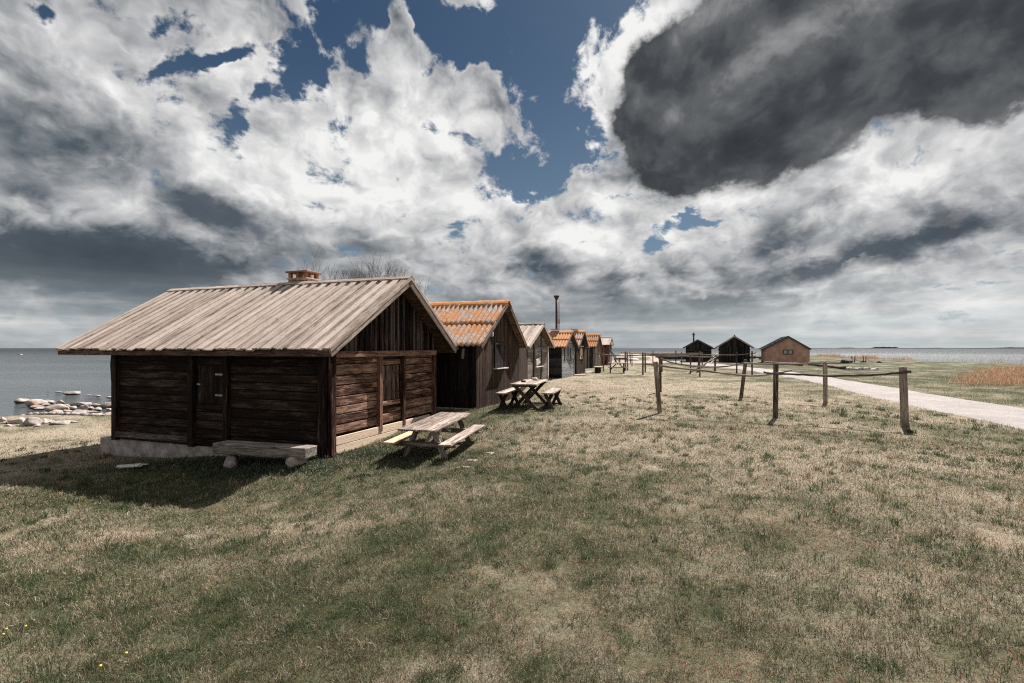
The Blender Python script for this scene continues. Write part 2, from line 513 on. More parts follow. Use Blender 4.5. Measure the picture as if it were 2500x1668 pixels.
    def tube(s, pts, rad, n=8, cap=True, rnd=None, wob=0.0, smooth=True):
        pts = [Vector(p) for p in pts]
        if not isinstance(rad, (list, tuple)):
            rad = [rad] * len(pts)
        vs, gs, fs = [], [], []
        L = 0
        up = Vector((0, 0, 1))
        t0 = (pts[1] - pts[0]).normalized()
        if abs(t0.z) > 0.9:
            up = Vector((0, 1, 0))
        ax = up.cross(t0).normalized()
        for i, p in enumerate(pts):
            t = (pts[min(i + 1, len(pts) - 1)] - pts[max(i - 1, 0)]).normalized()
            ax = (ax - t * ax.dot(t)).normalized()
            ay = t.cross(ax)
            if i:
                L += (p - pts[i - 1]).length
            for k in range(n):
                a = 2 * math.pi * k / n
                r = rad[i] * (1 + random.uniform(-wob, wob))
                vs.append(p + ax * (r * math.cos(a)) + ay * (r * math.sin(a)))
                gs.append((L, math.cos(a) * rad[i] * 2, math.sin(a) * rad[i] * 2))
        for i in range(len(pts) - 1):
            for k in range(n):
                k2 = (k + 1) % n
                fs.append((i * n + k, i * n + k2, (i + 1) * n + k2, (i + 1) * n + k))
        if cap:
            fs.append(tuple(reversed(range(n))))
            fs.append(tuple((len(pts) - 1) * n + k for k in range(n)))
        s._add(vs, fs, gs, rnd, smooth)

    def sheet(s, rows, rnd=None, smooth=True, thick=0.0, gfun=None):
        """grid of points; thick gives it an underside along -z"""
        nr, nc = len(rows), len(rows[0])
        vs = [Vector(p) for r in rows for p in r]
        fs = [(i * nc + j, i * nc + j + 1, (i + 1) * nc + j + 1, (i + 1) * nc + j) for i in range(nr - 1) for j in range(nc - 1)]
        if thick:
            o = len(vs)
            vs += [v - Vector((0, 0, thick)) for v in vs]
            fs += [tuple(q + o for q in f[::-1]) for f in fs]
            rim = [j for j in range(nc)] + [i * nc + nc - 1 for i in range(1, nr)] + [(nr - 1) * nc + j for j in range(nc - 2, -1, -1)] + [i * nc for i in range(nr - 2, 0, -1)]
            for a, b in zip(rim, rim[1:] + rim[:1]):
                fs.append((b, a, a + o, b + o))
        gs = [v.copy() for v in vs]
        s._add(vs, fs, gs, rnd, smooth)

    def build(s, name, mat, parent=None, loc=None, smooth=None):
        me = bpy.data.meshes.new(name)
        me.from_pydata([tuple(v) for v in s.v], [], s.f)
        me.materials.append(mat)
        a = me.attributes.new('gc', 'FLOAT_VECTOR', 'POINT')
        a.data.foreach_set('vector', np.array([tuple(g) for g in s.g], np.float32).ravel())
        a = me.attributes.new('rnd', 'FLOAT', 'POINT')
        a.data.foreach_set('value', np.array(s.r, np.float32))
        me.polygons.foreach_set('use_smooth', np.array(s.sm if smooth is None else [smooth] * len(s.f), bool))
        me.update()
        o = bpy.data.objects.new(name, me)
        COL.objects.link(o)
        if parent is not None:
            o.parent = parent
        if loc is not None:
            o.location = loc
        return o


def tag(o, label=None, cat=None, group=None, kind=None):
    if label:
        o['label'] = label
    if cat:
        o['category'] = cat
    if group:
        o['group'] = group
    if kind:
        o['kind'] = kind
    return o


def empty(name, loc, rz=0.0, label=None, cat=None, group=None):
    o = bpy.data.objects.new(name, None)
    o.empty_display_size = 0.2
    COL.objects.link(o)
    o.location = loc
    o.rotation_euler = (0, 0, rz)
    return tag(o, label, cat, group)


def kids(o):
    return [c_ for c_ in bpy.data.objects if c_.parent == o]


def copy_tree(o, parent=None):
    c_ = o.copy()
    COL.objects.link(c_)
    c_.parent = parent
    for ch in kids(o):
        copy_tree(ch, c_)
    return c_


def np_mesh(name, V, faces_flat, nper, mat, smooth=False, attrs=None):
    """fast mesh from numpy arrays with constant polygon size"""
    me = bpy.data.meshes.new(name)
    nf = len(faces_flat) // nper
    me.vertices.add(len(V))
    me.vertices.foreach_set('co', np.asarray(V, np.float32).ravel())
    me.loops.add(len(faces_flat))
    me.loops.foreach_set('vertex_index', np.asarray(faces_flat, np.int32))
    me.polygons.add(nf)
    me.polygons.foreach_set('loop_start', np.arange(0, nf * nper, nper, dtype=np.int32))
    me.polygons.foreach_set('loop_total', np.full(nf, nper, np.int32))
    me.polygons.foreach_set('use_smooth', np.full(nf, smooth, bool))
    me.materials.append(mat)
    me.update(calc_edges=True)
    for nm, typ, arr in attrs or []:
        a = me.attributes.new(nm, typ, 'POINT')
        key = {'FLOAT': 'value', 'FLOAT_VECTOR': 'vector', 'FLOAT_COLOR': 'color'}[typ]
        a.data.foreach_set(key, np.asarray(arr, np.float32).ravel())
    o = bpy.data.objects.new(name, me)
    COL.objects.link(o)
    return o


# ------------------------------------------------------------------ materials
def new_mat(name):
    m = bpy.data.materials.new(name)
    m.use_nodes = True
    m.node_tree.nodes.clear()
    T = NT(m.node_tree)
    bs = T.n('ShaderNodeBsdfPrincipled')
    out = T.n('ShaderNodeOutputMaterial')
    m.node_tree.links.new(bs.outputs[0], out.inputs['Surface'])
    bs.inputs['Specular IOR Level'].default_value = 0.25
    return m, T, bs, out


def attr(T, name, out='Fac'):
    nd = T.n('ShaderNodeAttribute', attribute_name=name)
    return nd.outputs[out]


def wood(name, dark, mid, light, wear=0.35, vary=0.35, rough=0.8, bump=0.5, red=None, knots=0.6, lichen=None, con=1.0):
    """weathered timber: grain along the piece, pale worn streaks, knots, tone changing board by board"""
    m, T, bs, out = new_mat(name)
    g = attr(T, 'gc', 'Vector')
    r = attr(T, 'rnd')
    wv_ = T.vm('MULTIPLY', T.vm('SUBTRACT', T.noise(T.vm('MULTIPLY', g, (0.8, 3.0, 3.0)), 2.5, 2, color=True), (0.5, 0.5, 0.5)), (0.5, 0.05, 0.05))
    gw = T.vm('ADD', g, wv_)
    grain = T.noise(T.vm('MULTIPLY', gw, (1.2, 38, 38)), 2.2, 5, 0.65, 0.6)
    fine = T.noise(T.vm('MULTIPLY', gw, (6, 160, 160)), 2.0, 3, 0.6)
    broad = T.noise(T.vm('MULTIPLY', g, (0.9, 4.0, 4.0)), 1.3, 4, 0.6)
    kv = T.voro(T.vm('MULTIPLY', gw, (1.6, 7.0, 7.0)), 1.0)
    kn = T.mr(kv, 0.03, 0.16, 1.0, 0.0, 'SMOOTHSTEP')
    midg = T.noise(T.vm('MULTIPLY', gw, (1.1, 13, 13)), 1.6, 6, 0.72, 0.8)
    f = T.m('ADD', T.m('MULTIPLY', grain, 0.40), T.m('MULTIPLY', fine, 0.20))
    f = T.m('MULTIPLY_ADD', T.m('SUBTRACT', midg, 0.5), 1.25 * con, T.m('ADD', f, 0.25))
    f = T.m('MULTIPLY_ADD', T.m('SUBTRACT', r, 0.5), vary, f)
    f = T.m('MULTIPLY_ADD', T.m('SUBTRACT', broad, 0.5), 0.35, f)
    f = T.m('SUBTRACT', f, T.m('MULTIPLY', kn, 0.35 * knots))
    col = T.ramp(f, [(0.34, dark), (0.52, mid), (0.76, light)])
    wn = T.m('MULTIPLY', T.mr(broad, 0.5, 0.68, 0, 1, 'SMOOTHSTEP'), T.mr(midg, 0.44, 0.60, 0, 1, 'SMOOTHSTEP'))
    wc = tuple(min(1, v * 1.35) for v in light)
    col = T.mix(T.m('MULTIPLY', wn, wear), col, wc)
    if red:
        rn = T.mr(T.noise(T.vm('MULTIPLY', g, (0.5, 2.5, 2.5)), 2.1, 3), 0.42, 0.62, 0, 0.85, 'SMOOTHSTEP')
        col = T.mix(rn, col, T.ramp(f, [(0.25, tuple(v * 0.35 for v in red)), (0.8, red)]))
    if lichen:
        ln = T.mr(T.noise(g, 7.0, 6, 0.7), 0.60, 0.68, 0, 0.8, 'SMOOTHSTEP')
        col = T.mix(ln, col, lichen)
    T.put(bs.inputs['Base Color'], col)
    bs.inputs['Roughness'].default_value = rough
    bs.inputs['Specular IOR Level'].default_value = 0.09
    h = T.m('ADD', T.m('MULTIPLY', grain, 0.6), T.m('MULTIPLY', midg, 1.0))
    T.put(bs.inputs['Normal'], T.bump(h, bump, 0.008))
    return m


M = {}
M['log_dark'] = wood('stained_shaded_log_wood', (0.004, 0.0027, 0.0022), (0.015, 0.0098, 0.0075), (0.075, 0.052, 0.041), 0.7, 0.22, bump=0.9, red=(0.022, 0.011, 0.008))  # darker copy of the gable logs, long wall's shade put into the stain
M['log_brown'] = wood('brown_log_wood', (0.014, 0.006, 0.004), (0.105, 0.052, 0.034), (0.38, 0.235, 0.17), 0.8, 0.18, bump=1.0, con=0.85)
M['post_brown'] = wood('brown_post_wood', (0.010, 0.005, 0.0035), (0.055, 0.026, 0.018), (0.26, 0.15, 0.11), 0.6, 0.3, bump=0.9)
M['gable_dark'] = wood('dark_board_wood', (0.007, 0.005, 0.0045), (0.026, 0.018, 0.015), (0.10, 0.075, 0.062), 0.55, 0.7, bump=0.8)  # upper gable and shutter boards, darker than the gable logs
M['roof_wood'] = wood('sun_bleached_roof_wood', (0.13, 0.095, 0.078), (0.38, 0.31, 0.265), (0.55, 0.465, 0.41), 0.25, 0.22, bump=0.8, con=0.65, lichen=(0.16, 0.14, 0.12))
M['roof_wood_edge'] = wood('bleached_fascia_wood', (0.12, 0.085, 0.068), (0.31, 0.245, 0.21), (0.52, 0.435, 0.38), 0.4, 0.2, bump=0.8)
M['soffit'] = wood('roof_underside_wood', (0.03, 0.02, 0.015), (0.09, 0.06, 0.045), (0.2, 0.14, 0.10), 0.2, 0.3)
M['new_wood'] = wood('new_pine_wood', (0.40, 0.27, 0.18), (0.68, 0.51, 0.38), (0.82, 0.67, 0.53), 0.1, 0.12, bump=0.25, knots=1.3)
M['grey_wood'] = wood('grey_weathered_wood', (0.06, 0.048, 0.04), (0.20, 0.165, 0.14), (0.42, 0.36, 0.32), 0.4, 0.3, bump=0.8)
M['bench_wood'] = wood('dry_bench_wood', (0.08, 0.06, 0.05), (0.23, 0.18, 0.15), (0.44, 0.37, 0.32), 0.4, 0.25, bump=0.7)
M['old_plank'] = wood('old_plank_wood', (0.03, 0.023, 0.02), (0.115, 0.092, 0.08), (0.30, 0.26, 0.23), 0.6, 0.3, bump=1.0)
M['dark_leg'] = wood('dark_leg_wood', (0.01, 0.007, 0.006), (0.035, 0.025, 0.02), (0.09, 0.065, 0.05), 0.25, 0.3)
M['pole'] = wood('bark_stripped_pole_wood', (0.05, 0.036, 0.028), (0.17, 0.13, 0.105), (0.38, 0.31, 0.265), 0.5, 0.35, bump=1.0)
M['pole_dark'] = wood('dark_post_wood', (0.025, 0.017, 0.013), (0.085, 0.06, 0.047), (0.21, 0.16, 0.13), 0.4, 0.35, bump=1.0)
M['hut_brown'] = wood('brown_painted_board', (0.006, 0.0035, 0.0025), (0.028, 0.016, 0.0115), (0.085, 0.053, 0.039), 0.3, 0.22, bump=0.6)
M['hut_black'] = wood('tarred_board', (0.004, 0.004, 0.004), (0.014, 0.013, 0.013), (0.045, 0.042, 0.04), 0.3, 0.4, rough=0.7, bump=0.5)
M['hut_grey'] = wood('blue_grey_painted_board', (0.09, 0.095, 0.10), (0.25, 0.26, 0.27), (0.42, 0.43, 0.44), 0.3, 0.25, bump=0.4)
M['hut_taupe'] = wood('taupe_painted_board', (0.07, 0.06, 0.055), (0.16, 0.135, 0.12), (0.27, 0.23, 0.21), 0.3, 0.25, bump=0.4)
M['hut_raw'] = wood('raw_weathered_board', (0.03, 0.023, 0.018), (0.12, 0.095, 0.08), (0.30, 0.25, 0.215), 0.4, 0.9, bump=0.8)
M['hatch_wood'] = wood('weathered_hatch_board', (0.012, 0.007, 0.0055), (0.06, 0.036, 0.028), (0.19, 0.125, 0.10), 0.5, 0.25, bump=0.9)
M['pine_seat'] = wood('fresh_pine_seat_board', (0.25, 0.16, 0.10), (0.45, 0.32, 0.22), (0.6, 0.46, 0.34), 0.1, 0.12, bump=0.25, knots=1.3)
M['driftwood'] = wood('bleached_driftwood', (0.25, 0.22, 0.2), (0.5, 0.47, 0.44), (0.72, 0.69, 0.65), 0.3, 0.3, bump=1.0)


def plain(name, col, col2=None, scale=6.0, rough=0.8, bump=0.3, metal=0.0, dist=0.01, detail=5):
    m, T, bs, out = new_mat(name)
    tc = T.n('ShaderNodeTexCoord').outputs['Object']
    n1 = T.noise(tc, scale, detail, 0.62)
    n2 = T.noise(tc, scale * 7, 3, 0.6)
    col2 = col2 or tuple(v * 0.6 for v in col)
    T.put(bs.inputs['Base Color'], T.mix(T.mr(T.m('MULTIPLY_ADD', n2, 0.3, n1), 0.45, 0.85), col2, col))
    bs.inputs['Roughness'].default_value = rough
    bs.inputs['Metallic'].default_value = metal
    if bump:
        T.put(bs.inputs['Normal'], T.bump(T.m('MULTIPLY_ADD', n2, 0.4, n1), bump, dist))
    return m


M['iron'] = plain('black_iron', (0.03, 0.03, 0.032), (0.07, 0.035, 0.02), 20, 0.55, 0.2, 0.6)
M['galv'] = plain('galvanised_metal', (0.30, 0.30, 0.30), (0.15, 0.14, 0.13), 15, 0.4, 0.1, 0.8)
M['concrete'] = plain('lichen_stained_concrete', (0.50, 0.445, 0.41), (0.17, 0.14, 0.125), 3.5, 0.9, 0.8, dist=0.02)
M['white'] = plain('chipped_white_paint', (0.72, 0.71, 0.68), (0.45, 0.42, 0.38), 12, 0.6, 0.2)
M['tar_roof'] = plain('grey_roofing_felt', (0.085, 0.092, 0.10), (0.045, 0.048, 0.052), 6, 0.75, 0.3)
M['stucco'] = plain('red_ochre_stucco', (0.60, 0.385, 0.29), (0.36, 0.20, 0.15), 1.6, 0.9, 0.3, dist=0.02)
M['hut_shade'] = wood('shaded_brown_board', (0.004, 0.003, 0.0028), (0.012, 0.0085, 0.0072), (0.03, 0.022, 0.019), 0.2, 0.25, bump=0.4)  # shaded copy of the brown boards, side wall's shade mixed into the colour
M['glass'] = plain('dusty_window_glass', (0.45, 0.43, 0.41), (0.35, 0.34, 0.33), 3, 0.15, 0.0)
M['plank_sign'] = plain('sanded_pale_board', (0.62, 0.50, 0.38), (0.45, 0.34, 0.25), 8, 0.7, 0.2)
M['paper'] = plain('pinkish_cloth', (0.62, 0.50, 0.47), (0.42, 0.33, 0.32), 9, 0.8, 0.3)


def brick_mat():
    m, T, bs, out = new_mat('old_chimney_brick')
    tc = T.n('ShaderNodeTexCoord').outputs['Object']
    g = attr(T, 'gc', 'Vector')
    n1 = T.noise(tc, 9, 5, 0.7)
    n2 = T.noise(tc, 40, 3, 0.6)
    r = attr(T, 'rnd')
    f = T.m('ADD', T.m('MULTIPLY', r, 0.5), T.m('MULTIPLY', n1, 0.5))
    col = T.ramp(f, [(0.1, (0.12, 0.05, 0.035)), (0.45, (0.30, 0.16, 0.11)), (0.7, (0.42, 0.30, 0.22)), (1.0, (0.5, 0.45, 0.38))])
    T.put(bs.inputs['Base Color'], col)
    bs.inputs['Roughness'].default_value = 0.9
    T.put(bs.inputs['Normal'], T.bump(T.m('ADD', n1, n2), 0.6, 0.01))
    return m


M['brick'] = brick_mat()


def lichen_roof(name, amount):
    """fibre-cement sheets overgrown with orange lichen"""
    m, T, bs, out = new_mat(name)
    tc = T.n('ShaderNodeTexCoord').outputs['Object']
    n0 = T.noise(tc, 1.3, 3, 0.5)
    n1 = T.noise(tc, 7.0, 7, 0.72)
    n2 = T.noise(T.vm('ADD', tc, (5, 2, 9)), 16.0, 6, 0.7)
    n3 = T.noise(tc, 45.0, 3, 0.6)
    base = T.ramp(n2, [(0.3, (0.12, 0.09, 0.08)), (0.5, (0.30, 0.255, 0.235)), (0.7, (0.55, 0.50, 0.46))])
    orange = T.ramp(n3, [(0.3, (0.30, 0.10, 0.03)), (0.5, (0.42, 0.17, 0.05)), (0.75, (0.54, 0.29, 0.12))])
    f = T.m('ADD', T.m('MULTIPLY', n0, 0.5), n1)
    fo = T.mr(f, 0.80 - amount, 0.90 - amount, 0, 1, 'SMOOTHSTEP')
    col = T.mix(fo, base, orange)
    spots = T.mr(T.noise(T.vm('ADD', tc, (15, 3, 1)), 13.0, 5, 0.7), 0.60, 0.66, 0, 1, 'SMOOTHSTEP')
    col = T.mix(spots, col, (0.055, 0.045, 0.042))
    mossy = T.mr(T.noise(T.vm('ADD', tc, (3, 8, 2)), 5.0, 7, 0.75), 0.54, 0.64, 0, 0.75, 'SMOOTHSTEP')
    col = T.mix(mossy, col, T.ramp(n3, [(0.35, (0.10, 0.045, 0.02)), (0.65, (0.26, 0.11, 0.04))]))
    T.put(bs.inputs['Base Color'], col)
    bs.inputs['Roughness'].default_value = 0.9
    T.put(bs.inputs['Normal'], T.bump(T.m('ADD', n2, T.m('MULTIPLY', n3, 0.5)), 0.6, 0.012))
    return m


M['lichen_mid'] = lichen_roof('lichened_fibre_cement', 0.10)
M['lichen_high'] = lichen_roof('orange_lichened_fibre_cement', 0.17)
M['lichen_low'] = lichen_roof('sparsely_lichened_fibre_cement', 0.05)
M['moss_ridge'] = lichen_roof('ridge_thick_with_orange_lichen', 0.28)


def rock_mat():
    m, T, bs, out = new_mat('shore_granite')
    tc = T.n('ShaderNodeTexCoord').outputs['Object']
    oi = T.n('ShaderNodeObjectInfo').outputs['Random']
    n1 = T.noise(tc, 3.0, 6, 0.65)
    n2 = T.noise(tc, 14.0, 5, 0.7)
    f = T.m('MULTIPLY_ADD', n2, 0.5, T.m('MULTIPLY_ADD', oi, 0.25, T.m('MULTIPLY', n1, 0.5)))
    col = T.ramp(f, [(0.3, (0.07, 0.058, 0.054)), (0.55, (0.25, 0.21, 0.195)), (0.8, (0.46, 0.42, 0.395))])
    red_ = T.m('MULTIPLY', T.mr(T.noise(tc, 1.6, 3), 0.5, 0.62, 0, 0.8, 'SMOOTHSTEP'), T.mr(oi, 0.3, 0.8))
    col = T.mix(red_, col, (0.34, 0.16, 0.10))
    pz = T.sep(T.n('ShaderNodeNewGeometry').outputs['Position'])[2]
    col = T.mix(T.mr(T.m('MULTIPLY_ADD', n1, 0.10, pz), 0.10, 0.20, 0.75, 0.0), col, (0.035, 0.032, 0.028))
    T.put(bs.inputs['Base Color'], col)
    bs.inputs['Roughness'].default_value = 0.8
    T.put(bs.inputs['Normal'], T.bump(T.m('ADD', n1, T.m('MULTIPLY', n2, 0.4)), 0.6, 0.04))
    return m


M['rock'] = rock_mat()
M['dark_rock'] = plain('dark_mossy_boulder', (0.11, 0.10, 0.085), (0.035, 0.032, 0.028), 3.0, 0.9, 0.6, dist=0.03)

# ------------------------------------------------------------------ ground, path, sea
def dryness(X, Y):
    """0 = green turf, 1 = parched straw"""
    d = 0.57 + (fbm(X, Y, 0.55, 5, 4) - 0.5) * 1.3 + (fbm(X, Y, 2.2, 15, 3) - 0.5) * 0.8

    def g(px, py, H, rx, ry, w):
        p = at(px, py, H)
        return w * np.exp(-(((X - p.x) / rx) ** 2 + ((Y - p.y) / ry) ** 2))
    d = d + g(1500, 950, 1.95, 6, 6, 0.35) + g(1700, 1040, 1.95, 6, 2.5, 0.40) + g(2200, 1120, 1.95, 3, 1.2, 0.35)
    d = d + g(300, 1285, 2.5, 1.3, 0.35, 0.7) + g(100, 1330, 2.4, 0.9, 0.4, 0.5) + g(690, 1260, 2.4, 0.8, 0.6, 0.45) + g(1565, 1120, 2.0, 0.5, 0.25, 0.9)
    d = d + g(1900, 1290, 1.9, 1.5, 0.6, -0.3) + g(60, 1420, 2.2, 1.1, 0.45, -0.55) + g(500, 1330, 2.3, 1.5, 0.3, -0.35) + g(1150, 1130, 2.2, 1.5, 1.5, -0.35)
    d = d + g(1000, 1120, 2.4, 1.6, 1.2, -0.45) + g(1230, 1000, 1.9, 2.0, 3.0, -0.5) + g(500, 1180, 2.6, 3.5, 1.2, -0.35) + g(1400, 900, 1.9, 2.0, 9.0, -0.35)
    d = d + g(1400, 900, 1.85, 8.0, 16.0, 0.15) + g(100, 1100, 3.0, 8, 5, 0.32)
    d = d - 0.36 * np.exp(-(np.hypot(X, Y) / 5.0) ** 2)  # turf greener around the camera, foreground darkening set by colour
    d = d + 0.10 * sstep(6, 11, np.hypot(X, Y))
    d = d - 0.30 * sstep(12, 22, X) * sstep(8, 20, Y) - 0.12 * sstep(3, 7, X) * sstep(9, 4, Y)
    return np.clip(d, 0, 1)


# ground is one polar sheet, fine near the eye and coarse far away
rr = np.concatenate([[0.0], np.geomspace(0.8, 420, 330)])
th = np.concatenate([np.linspace(-62, 62, 520), np.linspace(62, 298, 60)[1:-1]])
th = np.radians(np.sort(th))
RR, TH = np.meshgrid(rr, th, indexing='ij')
GX, GY = RR * np.sin(TH), RR * np.cos(TH)
GZ = terrain(GX, GY)
nR, nT = RR.shape
V = np.stack([GX, GY, GZ], -1).reshape(-1, 3)
ii, jj = np.meshgrid(np.arange(nR - 1), np.arange(nT), indexing='ij')
j2 = (jj + 1) % nT
Fq = np.stack([ii * nT + jj, (ii + 1) * nT + jj, (ii + 1) * nT + j2, ii * nT + j2][::-1], -1).reshape(-1)
PL = np.array(PATH_L + PATH_R[::-1], float)
sdv = sdist(SHORE, GX, GY)
sdb = -sdist(BASIN, GX, GY)
dist_ = np.hypot(GX, GY)
sand = np.clip(sstep(5, 0.5, sdb), 0, 1) * (GX < 60)
sand = np.maximum(sand, np.exp(-(((GX - 21) / 11) ** 2 + ((GY - 82) / 9) ** 2)) * 1.3)
sand = np.maximum(sand, sstep(100, 150, dist_) * 0.7 * sstep(66, 52, GX))
sand = np.maximum(sand, sstep(2.0, 0.0, sdv) * sstep(0, -5, GX) * 0.8)
sand = np.clip(sand + (fbm(GX, GY, 0.2, 77, 3) - 0.5) * 0.5 * (sand > 0.1), 0, 1)


def ground_mat():
    m, T, bs, out = new_mat('turf_ground')
    tc = T.n('ShaderNodeTexCoord').outputs['Object']
    dry, sa = attr(T, 'dry'), attr(T, 'sand')
    n1 = T.noise(tc, 3.0, 6, 0.65)
    n2 = T.noise(tc, 22.0, 5, 0.7)
    n3 = T.noise(tc, 90.0, 3, 0.6)
    soil = T.ramp(n2, [(0.3, (0.022, 0.018, 0.010)), (0.7, (0.070, 0.058, 0.034))])
    f = T.m('ADD', dry, T.m('ADD', T.m('MULTIPLY', T.m('SUBTRACT', n1, 0.5), 0.5), T.m('MULTIPLY', T.m('SUBTRACT', n2, 0.5), 1.2)))
    turf = T.ramp(f, [(0.05, (0.035, 0.041, 0.021)), (0.4, (0.088, 0.087, 0.052)), (0.75, (0.19, 0.165, 0.12)), (1.0, (0.28, 0.235, 0.18))])
    cd = T.n('ShaderNodeVectorMath', operation='LENGTH')
    T.put(cd.inputs[0], tc)
    farf = T.mr(cd.outputs['Value'], 4.0, 26.0, 0.0, 1.0)
    col = T.mix(T.mr(n3, 0.35, 0.65), T.mix(0.5, soil, turf), turf)
    col = T.mix(farf, col, turf)
    sandc = T.ramp(n2, [(0.3, (0.22, 0.175, 0.145)), (0.7, (0.36, 0.30, 0.26))])
    col = T.mix(T.mr(T.m('MULTIPLY_ADD', T.m('SUBTRACT', n1, 0.5), 0.9, sa), 0.35, 0.6, 0, 1, 'SMOOTHSTEP'), col, sandc)
    T.put(bs.inputs['Base Color'], col)
    bs.inputs['Roughness'].default_value = 0.95
    bs.inputs['Specular IOR Level'].default_value = 0.05
    T.put(bs.inputs['Normal'], T.bump(T.m('ADD', n2, T.m('MULTIPLY', n3, 0.6)), 0.7, 0.03))
    return m


ground = np_mesh('ground', V, Fq, 4, ground_mat(), True, [('dry', 'FLOAT', dryness(GX, GY)), ('sand', 'FLOAT', sand)])
tag(ground, kind='structure')


def path_mat():
    m, T, bs, out = new_mat('pale_gravel')
    tc = T.n('ShaderNodeTexCoord').outputs['Object']
    n0 = T.noise(tc, 0.8, 4, 0.6)
    n1 = T.noise(tc, 6.0, 5, 0.65)
    v = T.voro(tc, 55.0, out='Color')
    v2 = T.voro(tc, 55.0)
    sp = T.sep(v)[0]
    f = T.m('MULTIPLY_ADD', sp, 0.5, T.m('MULTIPLY_ADD', n0, 0.55, T.m('MULTIPLY_ADD', n1, 0.45, -0.2)))
    col = T.ramp(f, [(0.15, (0.115, 0.096, 0.09)), (0.5, (0.215, 0.188, 0.178)), (0.9, (0.34, 0.31, 0.295))])
    T.put(bs.inputs['Base Color'], col)
    bs.inputs['Roughness'].default_value = 0.9
    T.put(bs.inputs['Normal'], T.bump(T.m('ADD', v2, n1), 0.6, 0.02))
    return m


def resample(P, n):
    P = np.array(P, float)
    # smooth Catmull-like resampling
    t = np.concatenate([[0], np.cumsum(np.hypot(*np.diff(P, axis=0).T))])
    q = np.linspace(0, t[-1], n)
    x, y = np.interp(q, t, P[:, 0]), np.interp(q, t, P[:, 1])
    k = np.ones(9) / 9
    xp, yp = np.pad(x, 4, 'edge'), np.pad(y, 4, 'edge')
    return np.stack([np.convolve(xp, k, 'valid'), np.convolve(yp, k, 'valid')], -1)


nP, nC = 260, 16
Lp, Rp = resample(PATH_L, nP), resample(PATH_R, nP)
tt = np.linspace(0, 1, nC)[None, :, None]
PP = Lp[:, None, :] * (1 - tt) + Rp[:, None, :] * tt
wob = (fbm(PP[:, 0, 0], PP[:, 0, 1], 1.2, 44, 3) - 0.5) * 0.5
PP[:, 0, 0] += wob
PP[:, -1, 0] += (fbm(PP[:, -1, 0], PP[:, -1, 1], 1.2, 45, 3) - 0.5) * 0.6
PZ = terrain(PP[..., 0], PP[..., 1]) + 0.02 + 0.00035 * np.hypot(PP[..., 0], PP[..., 1])
PZ[:, 0] -= 0.05
PZ[:, -1] -= 0.05
Vp = np.concatenate([PP, PZ[..., None]], -1).reshape(-1, 3)
ii, jj = np.meshgrid(np.arange(nP - 1), np.arange(nC - 1), indexing='ij')
Fp = np.stack([ii * nC + jj, ii * nC + jj + 1, (ii + 1) * nC + jj + 1, (ii + 1) * nC + jj], -1).reshape(-1)
tag(np_mesh('path', Vp, Fp, 4, path_mat(), True), kind='structure')


def sea_mat():
    m, T, bs, out = new_mat('sea_water')
    tc = T.n('ShaderNodeTexCoord').outputs['Object']
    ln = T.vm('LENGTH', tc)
    n1 = T.noise(T.vm('MULTIPLY', tc, (0.55, 1.0, 1.0)), 0.9, 6, 0.62)
    n2 = T.noise(T.vm('MULTIPLY', tc, (0.6, 1.0, 1.0)), 4.0, 4, 0.6)
    n3 = T.noise(T.vm('MULTIPLY', tc, (0.25, 1.0, 1.0)), 0.05, 4, 0.6)
    h = T.m('MULTIPLY_ADD', n2, 0.22, n1)
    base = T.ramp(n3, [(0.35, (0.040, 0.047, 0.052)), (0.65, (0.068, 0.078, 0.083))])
    T.put(bs.inputs['Base Color'], T.mix(T.mr(ln, 350, 800), base, (0.03, 0.037, 0.042)))  # far sea painted darker, standing in for cloud shadow
    T.put(bs.inputs['Specular IOR Level'], T.mr(ln, 60, 450, 0.36, 0.04))
    bs.inputs['IOR'].default_value = 1.33
    T.put(bs.inputs['Roughness'], T.mr(ln, 20, 400, 0.08, 0.30))
    b = T.n('ShaderNodeBump')
    T.put(b.inputs['Height'], h)
    T.put(b.inputs['Strength'], T.mr(ln, 20, 140, 0.35, 1.0))
    b.inputs['Distance'].default_value = 0.5
    T.put(bs.inputs['Normal'], b.outputs[0])
    return m


rs = np.concatenate([[0.0], np.geomspace(5, 40000, 60)])
ts = np.radians(np.arange(0, 360, 6))
RS, TS = np.meshgrid(rs, ts, indexing='ij')
Vs = np.stack([RS * np.sin(TS), RS * np.cos(TS), 0 * RS], -1).reshape(-1, 3)
nR, nT = RS.shape
ii, jj = np.meshgrid(np.arange(nR - 1), np.arange(nT), indexing='ij')
j2 = (jj + 1) % nT
Fs = np.stack([ii * nT + jj, (ii + 1) * nT + jj, (ii + 1) * nT + j2, ii * nT + j2][::-1], -1).reshape(-1)
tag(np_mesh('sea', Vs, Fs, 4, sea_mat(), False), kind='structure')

# low wooded shore on the horizon
mb = MB()
prof = [(1975, 2.0), (2010, 2.5), (2040, 1.5), (2058, 4.5), (2080, 5), (2090, 2), (2125, 3.0), (2136, 8.5), (2160, 9), (2190, 8.5), (2194, 3), (2230, 2.5), (2290, 4), (2310, 2.5), (2350, 3), (2430, 3.5), (2455, 6), (2500, 6.5), (2560, 7), (2700, 6)]
Dd = 5200.0
rows = []
for back in (0, 260):
    r0, r1 = [], []
    for (a, h0), (b_, h1) in zip(prof, prof[1:]):
        for k in range(6):
            t = k / 6
            px = a + (b_ - a) * t
            p = at_d(px, HY, Dd + back)
            hh = (h0 + (h1 - h0) * t) * (1 + random.uniform(-.15, .15)) * 1.6
            r0.append((p.x, p.y, -1))
            r1.append((p.x, p.y, hh))
    rows += [r0, r1] if back == 0 else [r1, r0]
mb.sheet(rows, smooth=False)
tag(mb.build('distant_shore', plain('far_wooded_land', (0.075, 0.085, 0.09), (0.05, 0.06, 0.065), 0.01, 1.0, 0)), kind='structure')


